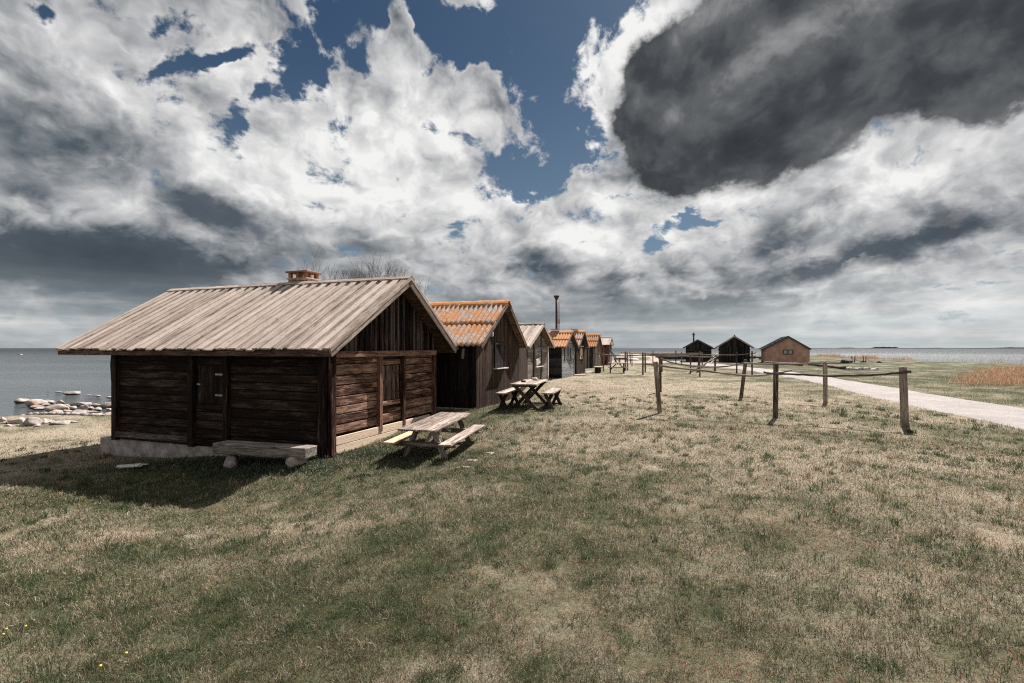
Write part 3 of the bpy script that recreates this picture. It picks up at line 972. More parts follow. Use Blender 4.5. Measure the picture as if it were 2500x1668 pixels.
# ------------------------------------------------------------------ grass
def blade_mat():
    m, T, bs, out = new_mat('grass_blades')
    c_ = attr(T, 'col', 'Color')
    T.put(bs.inputs['Base Color'], c_)
    bs.inputs['Roughness'].default_value = 0.6
    bs.inputs['Specular IOR Level'].default_value = 0.25
    tr = T.n('ShaderNodeBsdfTranslucent')
    T.put(tr.inputs[0], c_)
    mx = T.n('ShaderNodeMixShader')
    mx.inputs[0].default_value = 0.35
    T.t.links.new(bs.outputs[0], mx.inputs[1])
    T.t.links.new(tr.outputs[0], mx.inputs[2])
    T.t.links.new(mx.outputs[0], out.inputs['Surface'])
    return m


BL = blade_mat()


def blades(name, X, Y, Z, Ln, Wd, col, lean=0.8, label=None, cat=None, bend=True, dirn=None):
    n = len(X)
    a = RNG.uniform(0, 2 * np.pi, n)
    if dirn is not None:
        a = dirn + RNG.normal(0, 0.9, n)
    tilt = np.abs(RNG.normal(0, lean, n)).clip(0, 1.45)
    d = np.stack([np.sin(tilt) * np.cos(a), np.sin(tilt) * np.sin(a), np.cos(tilt)], -1)
    fa = RNG.uniform(0, 2 * np.pi, n)
    side = np.stack([np.cos(fa), np.sin(fa), 0 * fa], -1)
    side -= d * (side * d).sum(-1, keepdims=True)
    side /= np.linalg.norm(side, axis=-1, keepdims=True) + 1e-6
    B = np.stack([X, Y, Z - 0.004], -1)
    w = Wd[:, None]
    L = Ln[:, None]
    if bend:
        t2 = (tilt + 0.5).clip(0, 1.55)
        d2 = np.stack([np.sin(t2) * np.cos(a), np.sin(t2) * np.sin(a), np.cos(t2)], -1)
        mid = B + d * L * 0.55
        tip = mid + d2 * L * 0.45
        VV = np.stack([B - side * w, B + side * w, mid + side * w * .75, mid - side * w * .75, tip], 1).reshape(-1, 3)
        o = (np.arange(n) * 5)[:, None]
        Ff = np.concatenate([o + [0, 1, 2], o + [0, 2, 3], o + [3, 2, 4]], 1).reshape(-1)
        k = 5
    else:
        tip = B + d * L
        VV = np.stack([B - side * w, B + side * w, tip], 1).reshape(-1, 3)
        Ff = np.arange(n * 3)
        k = 3
    C4 = np.concatenate([np.repeat(col, k, 0), np.ones((n * k, 1))], 1)
    ob = np_mesh(name, VV, Ff, 3, BL, False, [('col', 'FLOAT_COLOR', C4)])
    tag(ob, label, cat, kind='stuff')
    return ob


HUT_CLEAR = []       # ground rectangles under the huts where nothing grows (filled below)


def grass_field(name, n, r0, r1, expo, hmul, label, bend, half=None):
    u = RNG.uniform(0, 1, n)
    q = 2 - expo
    r = (r0 ** q + u * (r1 ** q - r0 ** q)) ** (1 / q)
    t = np.radians(RNG.uniform(-50, 50, n) if half is None else RNG.uniform(-half, half, n))
    X, Y = r * np.sin(t), r * np.cos(t)
    s = sdist(SHORE, X, Y)
    pth = sdist(PL, X, Y)
    keep = (s > 1.6 + (fbm(X, Y, 0.5, 8, 2) - .5) * 2) & (pth < 0.12 + (fbm(X, Y, 2.0, 12, 2) - .5) * 0.5)
    sandd = np.exp(-(((X - 21) / 11) ** 2 + ((Y - 82) / 9) ** 2))
    keep &= sandd + RNG.uniform(-.2, .2, n) < 0.4
    keep &= -sdist(BASIN, X, Y) > 4
    for (ox, oy, ang, x0, x1, y0, y1) in HUT_CLEAR:
        ca, sa = math.cos(ang), math.sin(ang)
        lx = (X - ox) * ca + (Y - oy) * sa
        ly = -(X - ox) * sa + (Y - oy) * ca
        keep &= ~((lx > x0) & (lx < x1) & (ly > y0) & (ly < y1))
    X, Y, r = X[keep], Y[keep], r[keep]
    n = len(X)
    Z = terrain(X, Y)
    dr = dryness(X, Y)
    clump = fbm(X, Y, 5.0, 21, 4, 0.7)
    clump = np.clip((clump - 0.5) * 1.9 + 0.5, 0, 1)
    isdry = RNG.uniform(0, 1, n) < np.clip(dr * 0.95 + (clump - .5) * 0.9 + 0.05, 0.06, 0.94)
    v = RNG.uniform(0, 1, (n, 1))
    straw = np.array([[0.335, 0.292, 0.215]]) * (0.40 + 1.05 * v) + np.array([[0.05, 0.025, 0.015]]) * RNG.uniform(0, 1, (n, 1))
    pinkish = RNG.uniform(0, 1, (n, 1)) < 0.18
    straw = np.where(pinkish, straw * np.array([[1.12, 0.93, 0.9]]), straw)
    green = np.array([[0.082, 0.098, 0.048]]) * (0.45 + 1.1 * v)
    green = np.where(RNG.uniform(0, 1, (n, 1)) < 0.3, green * np.array([[1.5, 1.3, 1.2]]), green)
    col = np.where(isdry[:, None], straw, green)
    brown = RNG.uniform(0, 1, (n, 1)) < (0.12 + 0.38 * np.exp(-(r / 4.6) ** 2))[:, None]  # more brown near the camera, dark foreground put into the blade colours
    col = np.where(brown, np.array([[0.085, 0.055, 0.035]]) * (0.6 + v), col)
    # worn spots of flattened reddish thatch, and darker rank tufts
    worn = fbm(X, Y, 1.1, 141, 4, 0.6)
    wm = (worn > 0.665) & (RNG.uniform(0, 1, n) < 0.85)
    col = np.where(wm[:, None], np.array([[0.34, 0.215, 0.15]]) * (0.55 + 0.9 * v), col)
    rank = np.clip((fbm(X, Y, 3.2, 171, 4, 0.65) - 0.62) * 8, 0, 1) * (r < 20)
    col = np.where((RNG.uniform(0, 1, n) < rank * 0.8)[:, None], np.array([[0.05, 0.072, 0.030]]) * (0.5 + 1.2 * v), col)
    sc = np.clip(r / 4.0, 0.62, 6.0)
    tall = np.exp(-(r / 3.6) ** 2)
    Ln = (0.022 + 0.034 * RNG.uniform(0, 1, n) ** 1.5) * (0.35 + 1.5 * clump) * hmul * (1 + 0.35 * tall) * np.clip(sc, 1, 1.9) ** 0.5
    Ln *= np.where(isdry, 0.85, 1.12) * np.where(wm, 0.45, 1.0) * (1 + 0.7 * rank)
    Wd = 0.0015 * np.clip(sc, 0, 4.5) * RNG.uniform(0.6, 1.3, n)
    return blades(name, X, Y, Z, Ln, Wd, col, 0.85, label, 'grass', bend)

# ------------------------------------------------------------------ huts
ROW = math.atan2(-0.339, 0.941)          # the row of huts: gables face this way (local +x), row runs along local +y


def on_ground(px, py, lo=2.0, hi=160.0):
    """first ground point seen at that place in the photograph"""
    ds = np.geomspace(lo, hi, 500)
    X = (px - 1250.0) / F * ds
    rowy = HY + (ZC - terrain(X, ds)) * F / ds
    k = np.where((rowy[:-1] >= py) & (rowy[1:] < py))[0]
    i = k[0] if len(k) else len(ds) - 2
    t = (rowy[i] - py) / max(1e-6, rowy[i] - rowy[i + 1])
    d = ds[i] + (ds[i + 1] - ds[i]) * min(max(t, 0), 1)
    x = (px - 1250.0) / F * d
    return Vector((x, d, gz(x, d)))


class Frame:
    """local frame of a building and the pixel look-ups used to measure it"""
    def __init__(s, ox, oy, oz, ang):
        s.o, s.a = Vector((ox, oy, oz)), ang
        s.X = Vector((math.cos(ang), math.sin(ang)))
        s.Y = Vector((-math.sin(ang), math.cos(ang)))

    def gable(s, px, py, x=0.0):
        """(y, z) on the plane local x"""
        k = (px - 1250.0) / F
        bx, by = s.o.x + s.X.x * x, s.o.y + s.X.y * x
        y = (k * by - bx) / (s.Y.x - k * s.Y.y)
        d = by + s.Y.y * y
        return y, ZC - (py - HY) * d / F - s.o.z

    def side(s, px, py, y=0.0):
        """(x, z) on the plane local y"""
        k = (px - 1250.0) / F
        bx, by = s.o.x + s.Y.x * y, s.o.y + s.Y.y * y
        x = (k * by - bx) / (s.X.x - k * s.X.y)
        d = by + s.X.y * x
        return x, ZC - (py - HY) * d / F - s.o.z


def slope_frame(y0, z0, y1, z1):
    """rotation whose local y runs up the slope and local z is its outward normal"""
    d = Vector((0, y1 - y0, z1 - z0))
    L = d.length
    d.normalize()
    x = Vector((1, 0, 0)) if y1 > y0 else Vector((-1, 0, 0))
    n = x.cross(d)
    return Matrix((x, d, n)).transposed(), L


def plank_roof(mb, x0, x1, E, Rg, spacing, wlow, wup, t=0.024, jit=0.02, over=0.0):
    """board-on-board slope from eave E=(y,z) to ridge Rg=(y,z)"""
    Mx, L = slope_frame(*E, *Rg)
    n = max(1, round((x1 - x0) / spacing))
    sp = (x1 - x0) / n
    mid = Vector((0, (E[0] + Rg[0]) / 2, (E[1] + Rg[1]) / 2))
    nrm = Mx @ Vector((0, 0, 1))
    up = Mx @ Vector((0, 1, 0))
    for i in range(n + 1):
        x = x0 + sp * i
        xm = min(max(x, x0 + wup * .5), x1 - wup * .5)
        e = random.uniform(-jit, jit)
        mb.box(mid + Vector((xm, 0, 0)) + nrm * (t * 1.55 + random.uniform(0, .003)) - up * (0.03 + e / 2), (wup, L + 0.06 + e, t), Mx @ Matrix.Rotation(random.uniform(-.004, .004), 3, 'Z'), 1, ch=0.003)
        if i < n:
            e = random.uniform(-jit, jit)
            mb.box(mid + Vector((x + sp / 2, 0, 0)) + nrm * (t * 0.5) - up * (e / 2), (wlow, L + e, t), Mx, 1)


def corr_roof(mb, x0, x1, E, Rg, lam=0.19, amp=0.028, courses=2):
    Mx, L = slope_frame(*E, *Rg)
    up = Mx @ Vector((0, 1, 0))
    nrm = Mx @ Vector((0, 0, 1))
    nx = int((x1 - x0) / lam * 10)
    for c_ in range(courses):
        a0 = -0.02 + c_ * (L / courses) - (0.10 if c_ else 0)
        a1 = (c_ + 1) * (L / courses)
        rows = []
        steps = 7
        for k in range(steps + 1):
            a = a0 + (a1 - a0) * k / steps
            lift = 0.03 + 0.022 * (1 - k / steps) * (1 if c_ else 0.6) + 0.006
            row = []
            for i in range(nx + 1):
                x = x0 + (x1 - x0) * i / nx
                w = amp * math.cos(2 * math.pi * (x - x1) / lam)
                wob = (0.012 * math.sin(x * 3.1 + c_ * 2 + a * 1.3) if k == 0 else 0)
                p = Vector((x, E[0], E[1])) + up * (a + wob) + nrm * (lift + w)
                row.append(p)
            rows.append(row)
        if Rg[0] < E[0]:
            rows = [r[::-1] for r in rows]
        mb.sheet(rows, thick=0.011)


def ridge_cap(mb, x0, x1, Rg, sl0, sl1, w=0.28, rough=0.012, lift=0.075):
    """folded ridge piece; sl0/sl1 = slopes (dz/dy) on both sides"""
    rows = []
    prof_ = [(-w, -w * sl0), (-w * .6, -w * .6 * sl0 + .012), (-w * .2, -w * .2 * sl0 + .014), (0, 0.012), (w * .2, -w * .2 * sl1 + .014), (w * .6, -w * .6 * sl1 + .012), (w, -w * sl1)]
    n = int((x1 - x0) / 0.08)
    for y, z in prof_[::-1]:
        rows.append([Vector((x0 + (x1 - x0) * i / n, Rg[0] + y + random.uniform(-rough, rough) * .6, Rg[1] + z + lift + random.uniform(-rough, rough))) for i in range(n + 1)])
    rows = [r[::-1] for r in rows]
    mb.sheet(rows, thick=0.03)


def roof_under(mb, x0, x1, E, Rg, t=0.022):
    """thin board ceiling under the covering"""
    Mx, L = slope_frame(*E, *Rg)
    nrm = Mx @ Vector((0, 0, 1))
    mid = Vector(((x0 + x1) / 2, (E[0] + Rg[0]) / 2, (E[1] + Rg[1]) / 2))
    mb.box(mid - nrm * (t / 2 + .002), (x1 - x0 - .04, L - .03, t), Mx, 0)


def barge(mb, x, E, Rg, w=0.16, t=0.028, drop=0.02):
    """verge board on the gable end"""
    Mx, L = slope_frame(*E, *Rg)
    nrm = Mx @ Vector((0, 0, 1))
    mid = Vector((x, (E[0] + Rg[0]) / 2, (E[1] + Rg[1]) / 2))
    mb.box(mid + nrm * (drop - w / 2), (t, L + .02, w), Mx, 1, ch=0.003)


def roof_z(y, E0, Rg, E1):
    if y <= Rg[0]:
        return E0[1] + (Rg[1] - E0[1]) * (y - E0[0]) / (Rg[0] - E0[0])
    return E1[1] + (Rg[1] - E1[1]) * (E1[0] - y) / (E1[0] - Rg[0])


def vboards(mb, x, out, y0, y1, zb, ztop, w=0.12, t=0.02, batten=None, gap=0.006):
    """vertical cladding on the plane x facing out(+1/-1)"""
    n = max(1, round((y1 - y0) / w))
    w = (y1 - y0) / n
    for i in range(n):
        a, b = y0 + i * w + gap / 2, y0 + (i + 1) * w - gap / 2
        tt_ = t + random.uniform(0, .004)
        zz = zb + random.uniform(0, .015)
        mb.prism([(a, zz), (b, zz), (b, ztop(b)), (a, ztop(a))], x, x + out * tt_, grain=2)
        if batten and i:
            c_ = y0 + i * w
            mb.prism([(c_ - batten / 2, zz), (c_ + batten / 2, zz), (c_ + batten / 2, ztop(c_ + batten / 2)), (c_ - batten / 2, ztop(c_ - batten / 2))], x + out * (t + .004), x + out * (t + .026), grain=2)


def hboards_gable(mb, x, out, y0, y1, zb, ztop, h=0.14, t=0.02, lap=True):
    z = zb
    while z < max(ztop(y0), ztop((y0 + y1) / 2), ztop(y1)):
        z1 = z + h - .006
        # trim the board to the slope
        ys = np.linspace(y0, y1, 60)
        ok = [y for y in ys if ztop(y) > z1]
        if len(ok) > 3:
            mb.prism([(ok[0], z), (ok[-1], z), (ok[-1], z1), (ok[0], z1)], x, x + out * (t + random.uniform(0, .004)), grain=1)
        z += h


def side_boards(mb, x0, x1, y, out, zb, zt, w=0.13, t=0.02, horizontal=False, lap=0.0, batten=None):
    if horizontal:
        z = zb
        while z < zt - .02:
            h = min(w, zt - z)
            c_ = Vector(((x0 + x1) / 2, y + out * (t / 2 + random.uniform(0, .003)), z + h / 2))
            rot = Matrix.Rotation(-out * lap, 3, 'X')
            mb.box(c_, (x1 - x0, t, h - .006), rot, 0)
            z += w
    else:
        n = max(1, round((x1 - x0) / w))
        w = (x1 - x0) / n
        for i in range(n):
            mb.box((x0 + (i + .5) * w, y + out * (t / 2 + random.uniform(0, .003)), (zb + zt) / 2), (w - .006, t, zt - zb), None, 2)
            if batten and i:
                mb.box((x0 + i * w, y + out * (t + .015), (zb + zt) / 2), (batten, .022, zt - zb), None, 2)


def make_hut(label, corner, right_px, eL, pk, eR, rake, length, roofkind, roofmat, wallmat, cladding='v', sidemat=None, sidecl='v', ang=ROW, H=1.9,
             batten=None, bw=0.12, name='fishing_hut', group='fishing huts standing in a row', capmat=None, bargemat='grey_wood', back=0.3, extra=None, origin=None, lam=0.18):
    if origin is None:
        p = at(corner[0], corner[1], H)
    else:
        p = origin
    fr = Frame(p.x, p.y, p.z, ang)
    root = empty(name, p, ang, label, 'hut', group)
    Wd, _ = fr.gable(right_px, HY, 0)
    E0 = fr.gable(*eL, rake)
    Rg = fr.gable(*pk, rake)
    E1 = fr.gable(*eR, rake)
    HUT_CLEAR.append((p.x, p.y, ang, -length, 0.02, -0.02, Wd + .02))
    zt = lambda y: roof_z(y, E0, Rg, E1) - 0.03
    x0, x1 = -length - back, rake
    # body
    b = MB()
    core = [(0.03, -0.5), (Wd - 0.03, -0.5), (Wd - 0.03, zt(Wd) - .03), (Rg[0], zt(Rg[0]) - .05), (0.03, zt(0) - .03)]
    b.prism(core, -length, -0.005, grain=2)
    zl = lambda y: zt(y) - .012
    if cladding == 'v':
        vboards(b, 0.0, 1, 0, Wd, -0.25, zl, bw, batten=batten)
    else:
        hboards_gable(b, 0.0, 1, 0, Wd, -0.25, zl, bw)
    b.build('wall', M[wallmat], root)
    s = MB()
    side_boards(s, -length, 0.0, 0.03, -1, -0.25, zt(0) - .03, 0.13 if sidecl == 'v' else 0.15, horizontal=(sidecl == 'h'), lap=0.10 if sidecl == 'h' else 0)
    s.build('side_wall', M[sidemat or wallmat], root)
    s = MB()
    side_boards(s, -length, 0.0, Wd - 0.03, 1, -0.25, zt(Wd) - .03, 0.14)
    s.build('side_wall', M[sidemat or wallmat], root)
    # roof
    r = MB()
    if roofkind == 'corr':
        corr_roof(r, x0, x1, E0, Rg, lam)
        corr_roof(r, x0, x1, E1, Rg, lam)
    else:
        plank_roof(r, x0, x1, E0, Rg, 0.30, 0.24, 0.10, 0.022)
        plank_roof(r, x0, x1, E1, Rg, 0.30, 0.24, 0.10, 0.022)
    roof = r.build('roof', M[roofmat], root)
    sl0 = (Rg[1] - E0[1]) / (Rg[0] - E0[0])
    sl1 = (Rg[1] - E1[1]) / (E1[0] - Rg[0])
    c_ = MB()
    if roofkind == 'corr':
        ridge_cap(c_, x0 - .02, x1 + .02, Rg, sl0, sl1)
    else:
        for E_, s_ in ((E0, 1), (E1, -1)):
            Mx, L = slope_frame(*E_, *Rg)
            nrm = Mx @ Vector((0, 0, 1))
            upv = Mx @ Vector((0, 1, 0))
            c_.box(Vector(((x0 + x1) / 2, Rg[0], Rg[1])) - upv * .07 + nrm * .065, (x1 - x0 + .04, .15, .022), Mx, 0)
    c_.build('ridge_cap', M[capmat or ('moss_ridge' if roofkind == 'corr' else 'grey_wood')], roof)
    u = MB()
    roof_under(u, x0, x1, E0, Rg)
    roof_under(u, x0, x1, E1, Rg)
    u.build('soffit', M['soffit'], roof)
    for E_ in (E0, E1):
        q = MB()
        barge(q, x1 - .015, E_, Rg, 0.13 if roofkind != 'corr' else 0.09, drop=0.0)
        q.build('barge_board', M[bargemat if roofkind != 'corr' else 'hatch_wood'], roof)
    if extra:
        extra(root, fr, roof, dict(W=Wd, E0=E0, Rg=Rg, E1=E1, zt=zt, L=length))
    return root


# ---- the big near hut
H1 = 2.45
P1 = at(800, 1117, H1)
fr = Frame(P1.x, P1.y, P1.z, ROW)
hut = empty('fishing_hut', P1, ROW, 'large brown plank hut nearest the camera with bleached board roof and brick chimney', 'hut', 'fishing huts standing in a row')
LEN = 7.05
W1, _ = fr.gable(1066, HY)
RK = 0.44
E0 = fr.gable(806, 855.5, RK)
RG = fr.gable(1003, 681, RK)
E1 = fr.gable(1116, 852, RK)
XB, _ = fr.side(139, 853, E0[0])
zt = lambda y: roof_z(y, E0, RG, E1) - 0.05
HUT_CLEAR.append((P1.x, P1.y, ROW, -LEN, 0.0, -0.05, W1 + .02))
x0, x1 = XB, RK

core = MB()
core.prism([(0.11, 0.0), (W1 - 0.1, 0.0), (W1 - .1, zt(W1) - .05), (RG[0], zt(RG[0]) - .1), (0.11, zt(0) - .05)], fr.side(281, 1000)[0] - .03, -0.12, grain=1)
posts_x = [fr.side(281, 1000)[0], fr.side(467, 1000)[0], fr.side(552, 1000)[0], fr.side(786, 1000)[0]]
zb = 0.0
top = zt(0) - 0.02
# horizontal planks of the long wall, between the posts
bays = [(posts_x[0] + .1, posts_x[1] - .1, 0.20), (posts_x[2] + .1, posts_x[3] - .08, 0.08), (posts_x[1] + .1, posts_x[2] - .1, 0.2)]
for k, (a, b, z) in enumerate(bays):
    ztop_ = top if k < 2 else 0.95
    while z < ztop_ - .02:
        h = random.choice((0.19, 0.22, 0.25, 0.21))
        h = min(h, ztop_ - z)
        core.box(((a + b) / 2, 0.085 + random.uniform(-.008, .008), z + h / 2), (b - a + .04, 0.07, h - .016), Matrix.Rotation(random.uniform(-.003, .003), 3, 'Y'), 0, ch=0.012)
        z += h
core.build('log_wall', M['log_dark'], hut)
# gable wall planks
gy = [fr.gable(811, 950)[0], fr.gable(928, 950)[0], fr.gable(985, 950)[0], fr.gable(1060, 950)[0]]
zbeam = fr.gable(900, 868)[1]
gw = MB()
for a, b in ((gy[0] + .08, gy[1] - .06), (gy[2] + .05, gy[3] - .06), (gy[1] + .06, gy[2] - .05)):
    z = 0.34 + 0.1
    zz = zbeam if a != gy[1] + .06 else 0.82
    while z < zz - .02:
        h = min(random.choice((0.19, 0.23, 0.26)), zz - z)
        gw.box((-0.085 + random.uniform(-.01, .006), (a + b) / 2, z + h / 2), (0.07, b - a + .04, h - .018), Matrix.Rotation(random.uniform(-.002, .002), 3, 'X'), 1, ch=0.012)
        z += h
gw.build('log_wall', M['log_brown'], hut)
# posts
for i, x in enumerate(posts_x):
    p = MB()
    p.box((x, 0.02, (zb - .03 + top) / 2), (0.19 if i in (0, 3) else 0.16, 0.13, top - zb + .03), None, 2, ch=0.008)
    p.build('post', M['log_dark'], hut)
p = MB()
p.box((0.0, gy[0] + .0, (top - .06) / 2 + .0), (0.10, 0.18, top + .06), None, 2, ch=0.01)
p.build('post', M['post_brown'], hut)
for y, w in ((gy[1], .13), (gy[2], .11), (gy[3], .15)):
    p = MB()
    p.box((-0.02, y, (zbeam + .28) / 2 + .0), (0.13, w, zbeam - .28), None, 2, ch=0.008)
    p.build('post', M['post_brown'], hut)
bm = MB()
bm.box((-0.025, (gy[0] + gy[3]) / 2 + .08, zbeam + .04), (0.15, gy[3] - gy[0] + .0, 0.15), None, 1, ch=0.01)
bm.build('beam', M['post_brown'], hut)
bm = MB()
bm.box((-LEN / 2 - .3, 0.0, top - .09), (LEN + 0.9, 0.12, 0.12), None, 0, ch=0.01)
bm.build('wall_plate', M['log_dark'], hut)
bm = MB()
bm.box(((posts_x[0] + posts_x[1]) / 2, 0.02, 0.13), (posts_x[1] - posts_x[0] - .16, 0.16, 0.15), None, 0, ch=0.02)
bm.build('sill_log', M['old_plank'], hut)
bm = MB()
bm.box(((posts_x[1] + posts_x[2]) / 2, 0.03, 0.12), (posts_x[2] - posts_x[1] - .16, 0.13, 0.13), None, 0, ch=0.02)
bm.build('sill_log', M['log_dark'], hut)
# gable cladding: boards and battens
gb = MB()
vboards(gb, -0.10, 1, 0.02, W1 - .02, zbeam + .10, lambda y: zt(y) - .02, 0.21, 0.022, batten=0.07)
gb.build('gable_boards', M['gable_dark'], hut)
# new pine boards along the foot of the gable
for z, y1 in ((0.13, W1 - .1), (0.335, W1 - .5)):
    nb = MB()
    nb.box((0.015, (0.12 + y1) / 2, z - .02), (0.028, y1 - 0.12, 0.19), None, 1, ch=0.003)
    nb.build('foot_board', M['new_wood'], hut)
# foundation
fd = MB()
rows = []
fx0, fx1 = fr.side(238, 1095)[0], -0.2
fd.box(((fx0 + fx1) / 2, W1 / 2 + .03, -0.52), (fx1 - fx0, W1 - .06, 1.0), None, 0, ch=0.02)
fd.build('foundation', M['concrete'], hut)
# hatches
def hatch(root_, c_, w, h, face, mat, hinge_side, nb=6, hinges=True):
    hb = MB()
    bwid = w / nb
    for i in range(nb):
        if face == 'side':
            hb.box((c_[0] - w / 2 + (i + .5) * bwid, c_[1], c_[2]), (bwid - .006, .03, h), None, 2)
        else:
            hb.box((c_[0], c_[1] - w / 2 + (i + .5) * bwid, c_[2]), (.03, bwid - .006, h), None, 2)
    hobj = hb.build('hatch', M[mat], root_)
    for k, dz in enumerate((-.27, .27)):
        if not hinges:
            break
        hi = MB()
        if face == 'side':
            xx = c_[0] + hinge_side * (w / 2 - .11)
            hi.box((xx, c_[1] - .022, c_[2] + dz * h), (.26, .012, .045), None, 0)
            hi.tube([(xx + hinge_side * .14, c_[1] - .03, c_[2] + dz * h - .06), (xx + hinge_side * .14, c_[1] - .03, c_[2] + dz * h + .06)], .012, 6)
        else:
            yy = c_[1] + hinge_side * (w / 2 - .11)
            hi.box((c_[0] + .022, yy, c_[2] + dz * h), (.012, .24, .04), None, 1)
        hi.build('hinge', M['galv'] if face == 'side' else M['iron'], hobj)
    la = MB()
    if face == 'side':
        la.box((c_[0] - hinge_side * (w / 2 - .03), c_[1] - .025, c_[2]), (.12, .014, .04), None, 0)
    else:
        la.box((c_[0] + .025, c_[1] - hinge_side * (w / 2 - .05), c_[2] + .02), (.02, .05, .05), None, 1)
    la.build('latch', M['galv'] if face == 'side' else M['iron'], hobj)
    return hobj


ha, hb_ = fr.side(480, 985), fr.side(540, 893)
hatch(hut, ((ha[0] + hb_[0]) / 2, 0.06, (ha[1] + hb_[1]) / 2), hb_[0] - ha[0], hb_[1] - ha[1], 'side', 'log_dark', 1, 5)
tb = MB()
tb.box(((ha[0] + hb_[0]) / 2, 0.05, ha[1] - .08), (hb_[0] - ha[0] + .05, .08, .12), None, 0, ch=.006)
tb.build('hatch_rail', M['log_dark'], hut)
tb = MB()
tb.box(((ha[0] + hb_[0]) / 2, 0.05, hb_[1] + .10), (hb_[0] - ha[0] + .05, .08, .16), None, 0, ch=.006)
tb.build('hatch_rail', M['log_dark'], hut)
ga, gb_ = fr.gable(936, 979), fr.gable(977, 891)
hatch(hut, (-0.05, (ga[0] + gb_[0]) / 2, (ga[1] + gb_[1]) / 2), gb_[0] - ga[0], gb_[1] - ga[1], 'gable', 'hatch_wood', 1, 8)
tb = MB()
tb.box((-0.05, (ga[0] + gb_[0]) / 2, ga[1] - .08), (.08, gb_[0] - ga[0] + .04, .12), None, 1, ch=.006)
tb.build('hatch_rail', M['log_brown'], hut)
tb = MB()
tb.box((-0.05, (ga[0] + gb_[0]) / 2, gb_[1] + .09), (.08, gb_[0] - ga[0] + .04, .14), None, 1, ch=.006)
tb.build('hatch_rail', M['log_brown'], hut)
# roof
r = MB()
plank_roof(r, x0, x1, E0, RG, 0.335, 0.24, 0.17, 0.034, 0.05)
plank_roof(r, x0, x1, E1, RG, 0.335, 0.24, 0.17, 0.034, 0.05)
roof = r.build('roof', M['roof_wood'], hut)
for E_ in (E0, E1):
    Mx, L = slope_frame(*E_, *RG)
    nrm, upv = Mx @ Vector((0, 0, 1)), Mx @ Vector((0, 1, 0))
    c_ = MB()
    for k in range(3):
        xa = x0 - .02 + (x1 - x0 + .05) * k / 3
        xb = x0 - .02 + (x1 - x0 + .05) * (k + 1) / 3
        c_.box(Vector(((xa + xb) / 2, RG[0], RG[1])) - upv * (.07 if E_ is E0 else .075) + nrm * (.078 + (.003 if k == 1 else 0)), (xb - xa + (.06 if k == 1 else 0), .17, .024), Mx, 0, ch=.003)
    c_.build('ridge_board', M['roof_wood_edge'], roof)
    for xx, t_, w_ in ((x1 - .02, .03, .19), (x0 + .02, .03, .16)):
        q = MB()
        barge(q, xx, E_, RG, w_, t_, drop=0.03)
        q.build('barge_board', M['roof_wood_edge'], roof)
    q = MB()
    barge(q, x1 + .012, E_, RG, 0.09, .03, drop=0.065)
    q.build('barge_cover', M['roof_wood'], roof)
    q = MB()
    q.box(Vector(((x0 + x1) / 2, E_[0], E_[1] - .075)) + Vector((0, .02 if E_ is E0 else -.02, 0)), (x1 - x0 - .06, .028, .12), None, 0)
    q.build('fascia_board', M['soffit'], roof)
u = MB()
roof_under(u, x0, x1, E0, RG, .03)
roof_under(u, x0, x1, E1, RG, .03)
sl = (RG[1] - E0[1]) / (RG[0] - E0[0])
for yy in (0.9, RG[0], 3.8):
    u.box(((-LEN + x0) / 2, yy, zt(yy) - .10), (LEN + x0 if False else abs(x0 + LEN) + .2, .12, .12), None, 0)
u.build('soffit', M['soffit'], roof)
for k, (dxx, dzz) in enumerate(((0.9, 0.10), (0.45, 0.22))):
    q = MB()
    q.box((-LEN - dxx / 2 + .1, 0.0, top - dzz + .02), (dxx + .2, .10, .09), None, 0)
    q.build('bracket', M['log_dark'], hut)
wr = MB()
wr.tube([(-LEN - .08, -.02, top - .3), (-LEN - .12, -.02, top - .6), (-LEN - .09, -.02, top - 1.0), (-LEN - .03, -.02, top - 1.35)], .012, 5)
wr.build('rope', M['iron'], hut)
# brick chimney with open top
ck = MB()
CYR = RG[0] + .42
cx = fr.side(741, 690, CYR)[0]
cz0 = RG[1] - .42
cw, cd_ = .62, .5
course = .075
for k in range(6):
    z = cz0 + .22 + k * course
    for side in range(4):
        nb = 4 if side % 2 == 0 else 3
        for i in range(nb):
            off = (.5 if k % 2 else 0) * 0.12
            if side % 2 == 0:
                w_ = cw / nb
                ck.box((cx - cw / 2 + (i + .5) * w_, CYR + (-cd_ / 2 if side == 0 else cd_ / 2), z), (w_ - .012, .11 + random.uniform(0, .01), course - .012), None, 0, ch=.006)
            else:
                w_ = cd_ / nb
                ck.box((cx + (-cw / 2 if side == 1 else cw / 2), CYR - cd_ / 2 + (i + .5) * w_, z), (.11 + random.uniform(0, .01), w_ - .012, course - .012), None, 1, ch=.006)
ck.box((cx, CYR, cz0 + .2), (cw - .04, cd_ - .04, .72), None, 0)
zc = cz0 + .22 + 6 * course
for sx in (-1, 0, 1):
    for sy in (-1, 1):
        ck.box((cx + sx * (cw / 2 - .02), CYR + sy * (cd_ / 2 - .03), zc + .06), (.10, .10, .17), None, 2, ch=.008)
chim = ck.build('chimney', M['brick'], hut)
cp = MB()
cp.box((cx, CYR, zc + .17), (cw + .20, cd_ + .16, .055), None, 0, ch=.012)
cp.box((cx, CYR, zc - .035), (cw + .14, cd_ + .12, .035), None, 0, ch=.008)
cp.build('chimney_cap', M['brick'], chim)


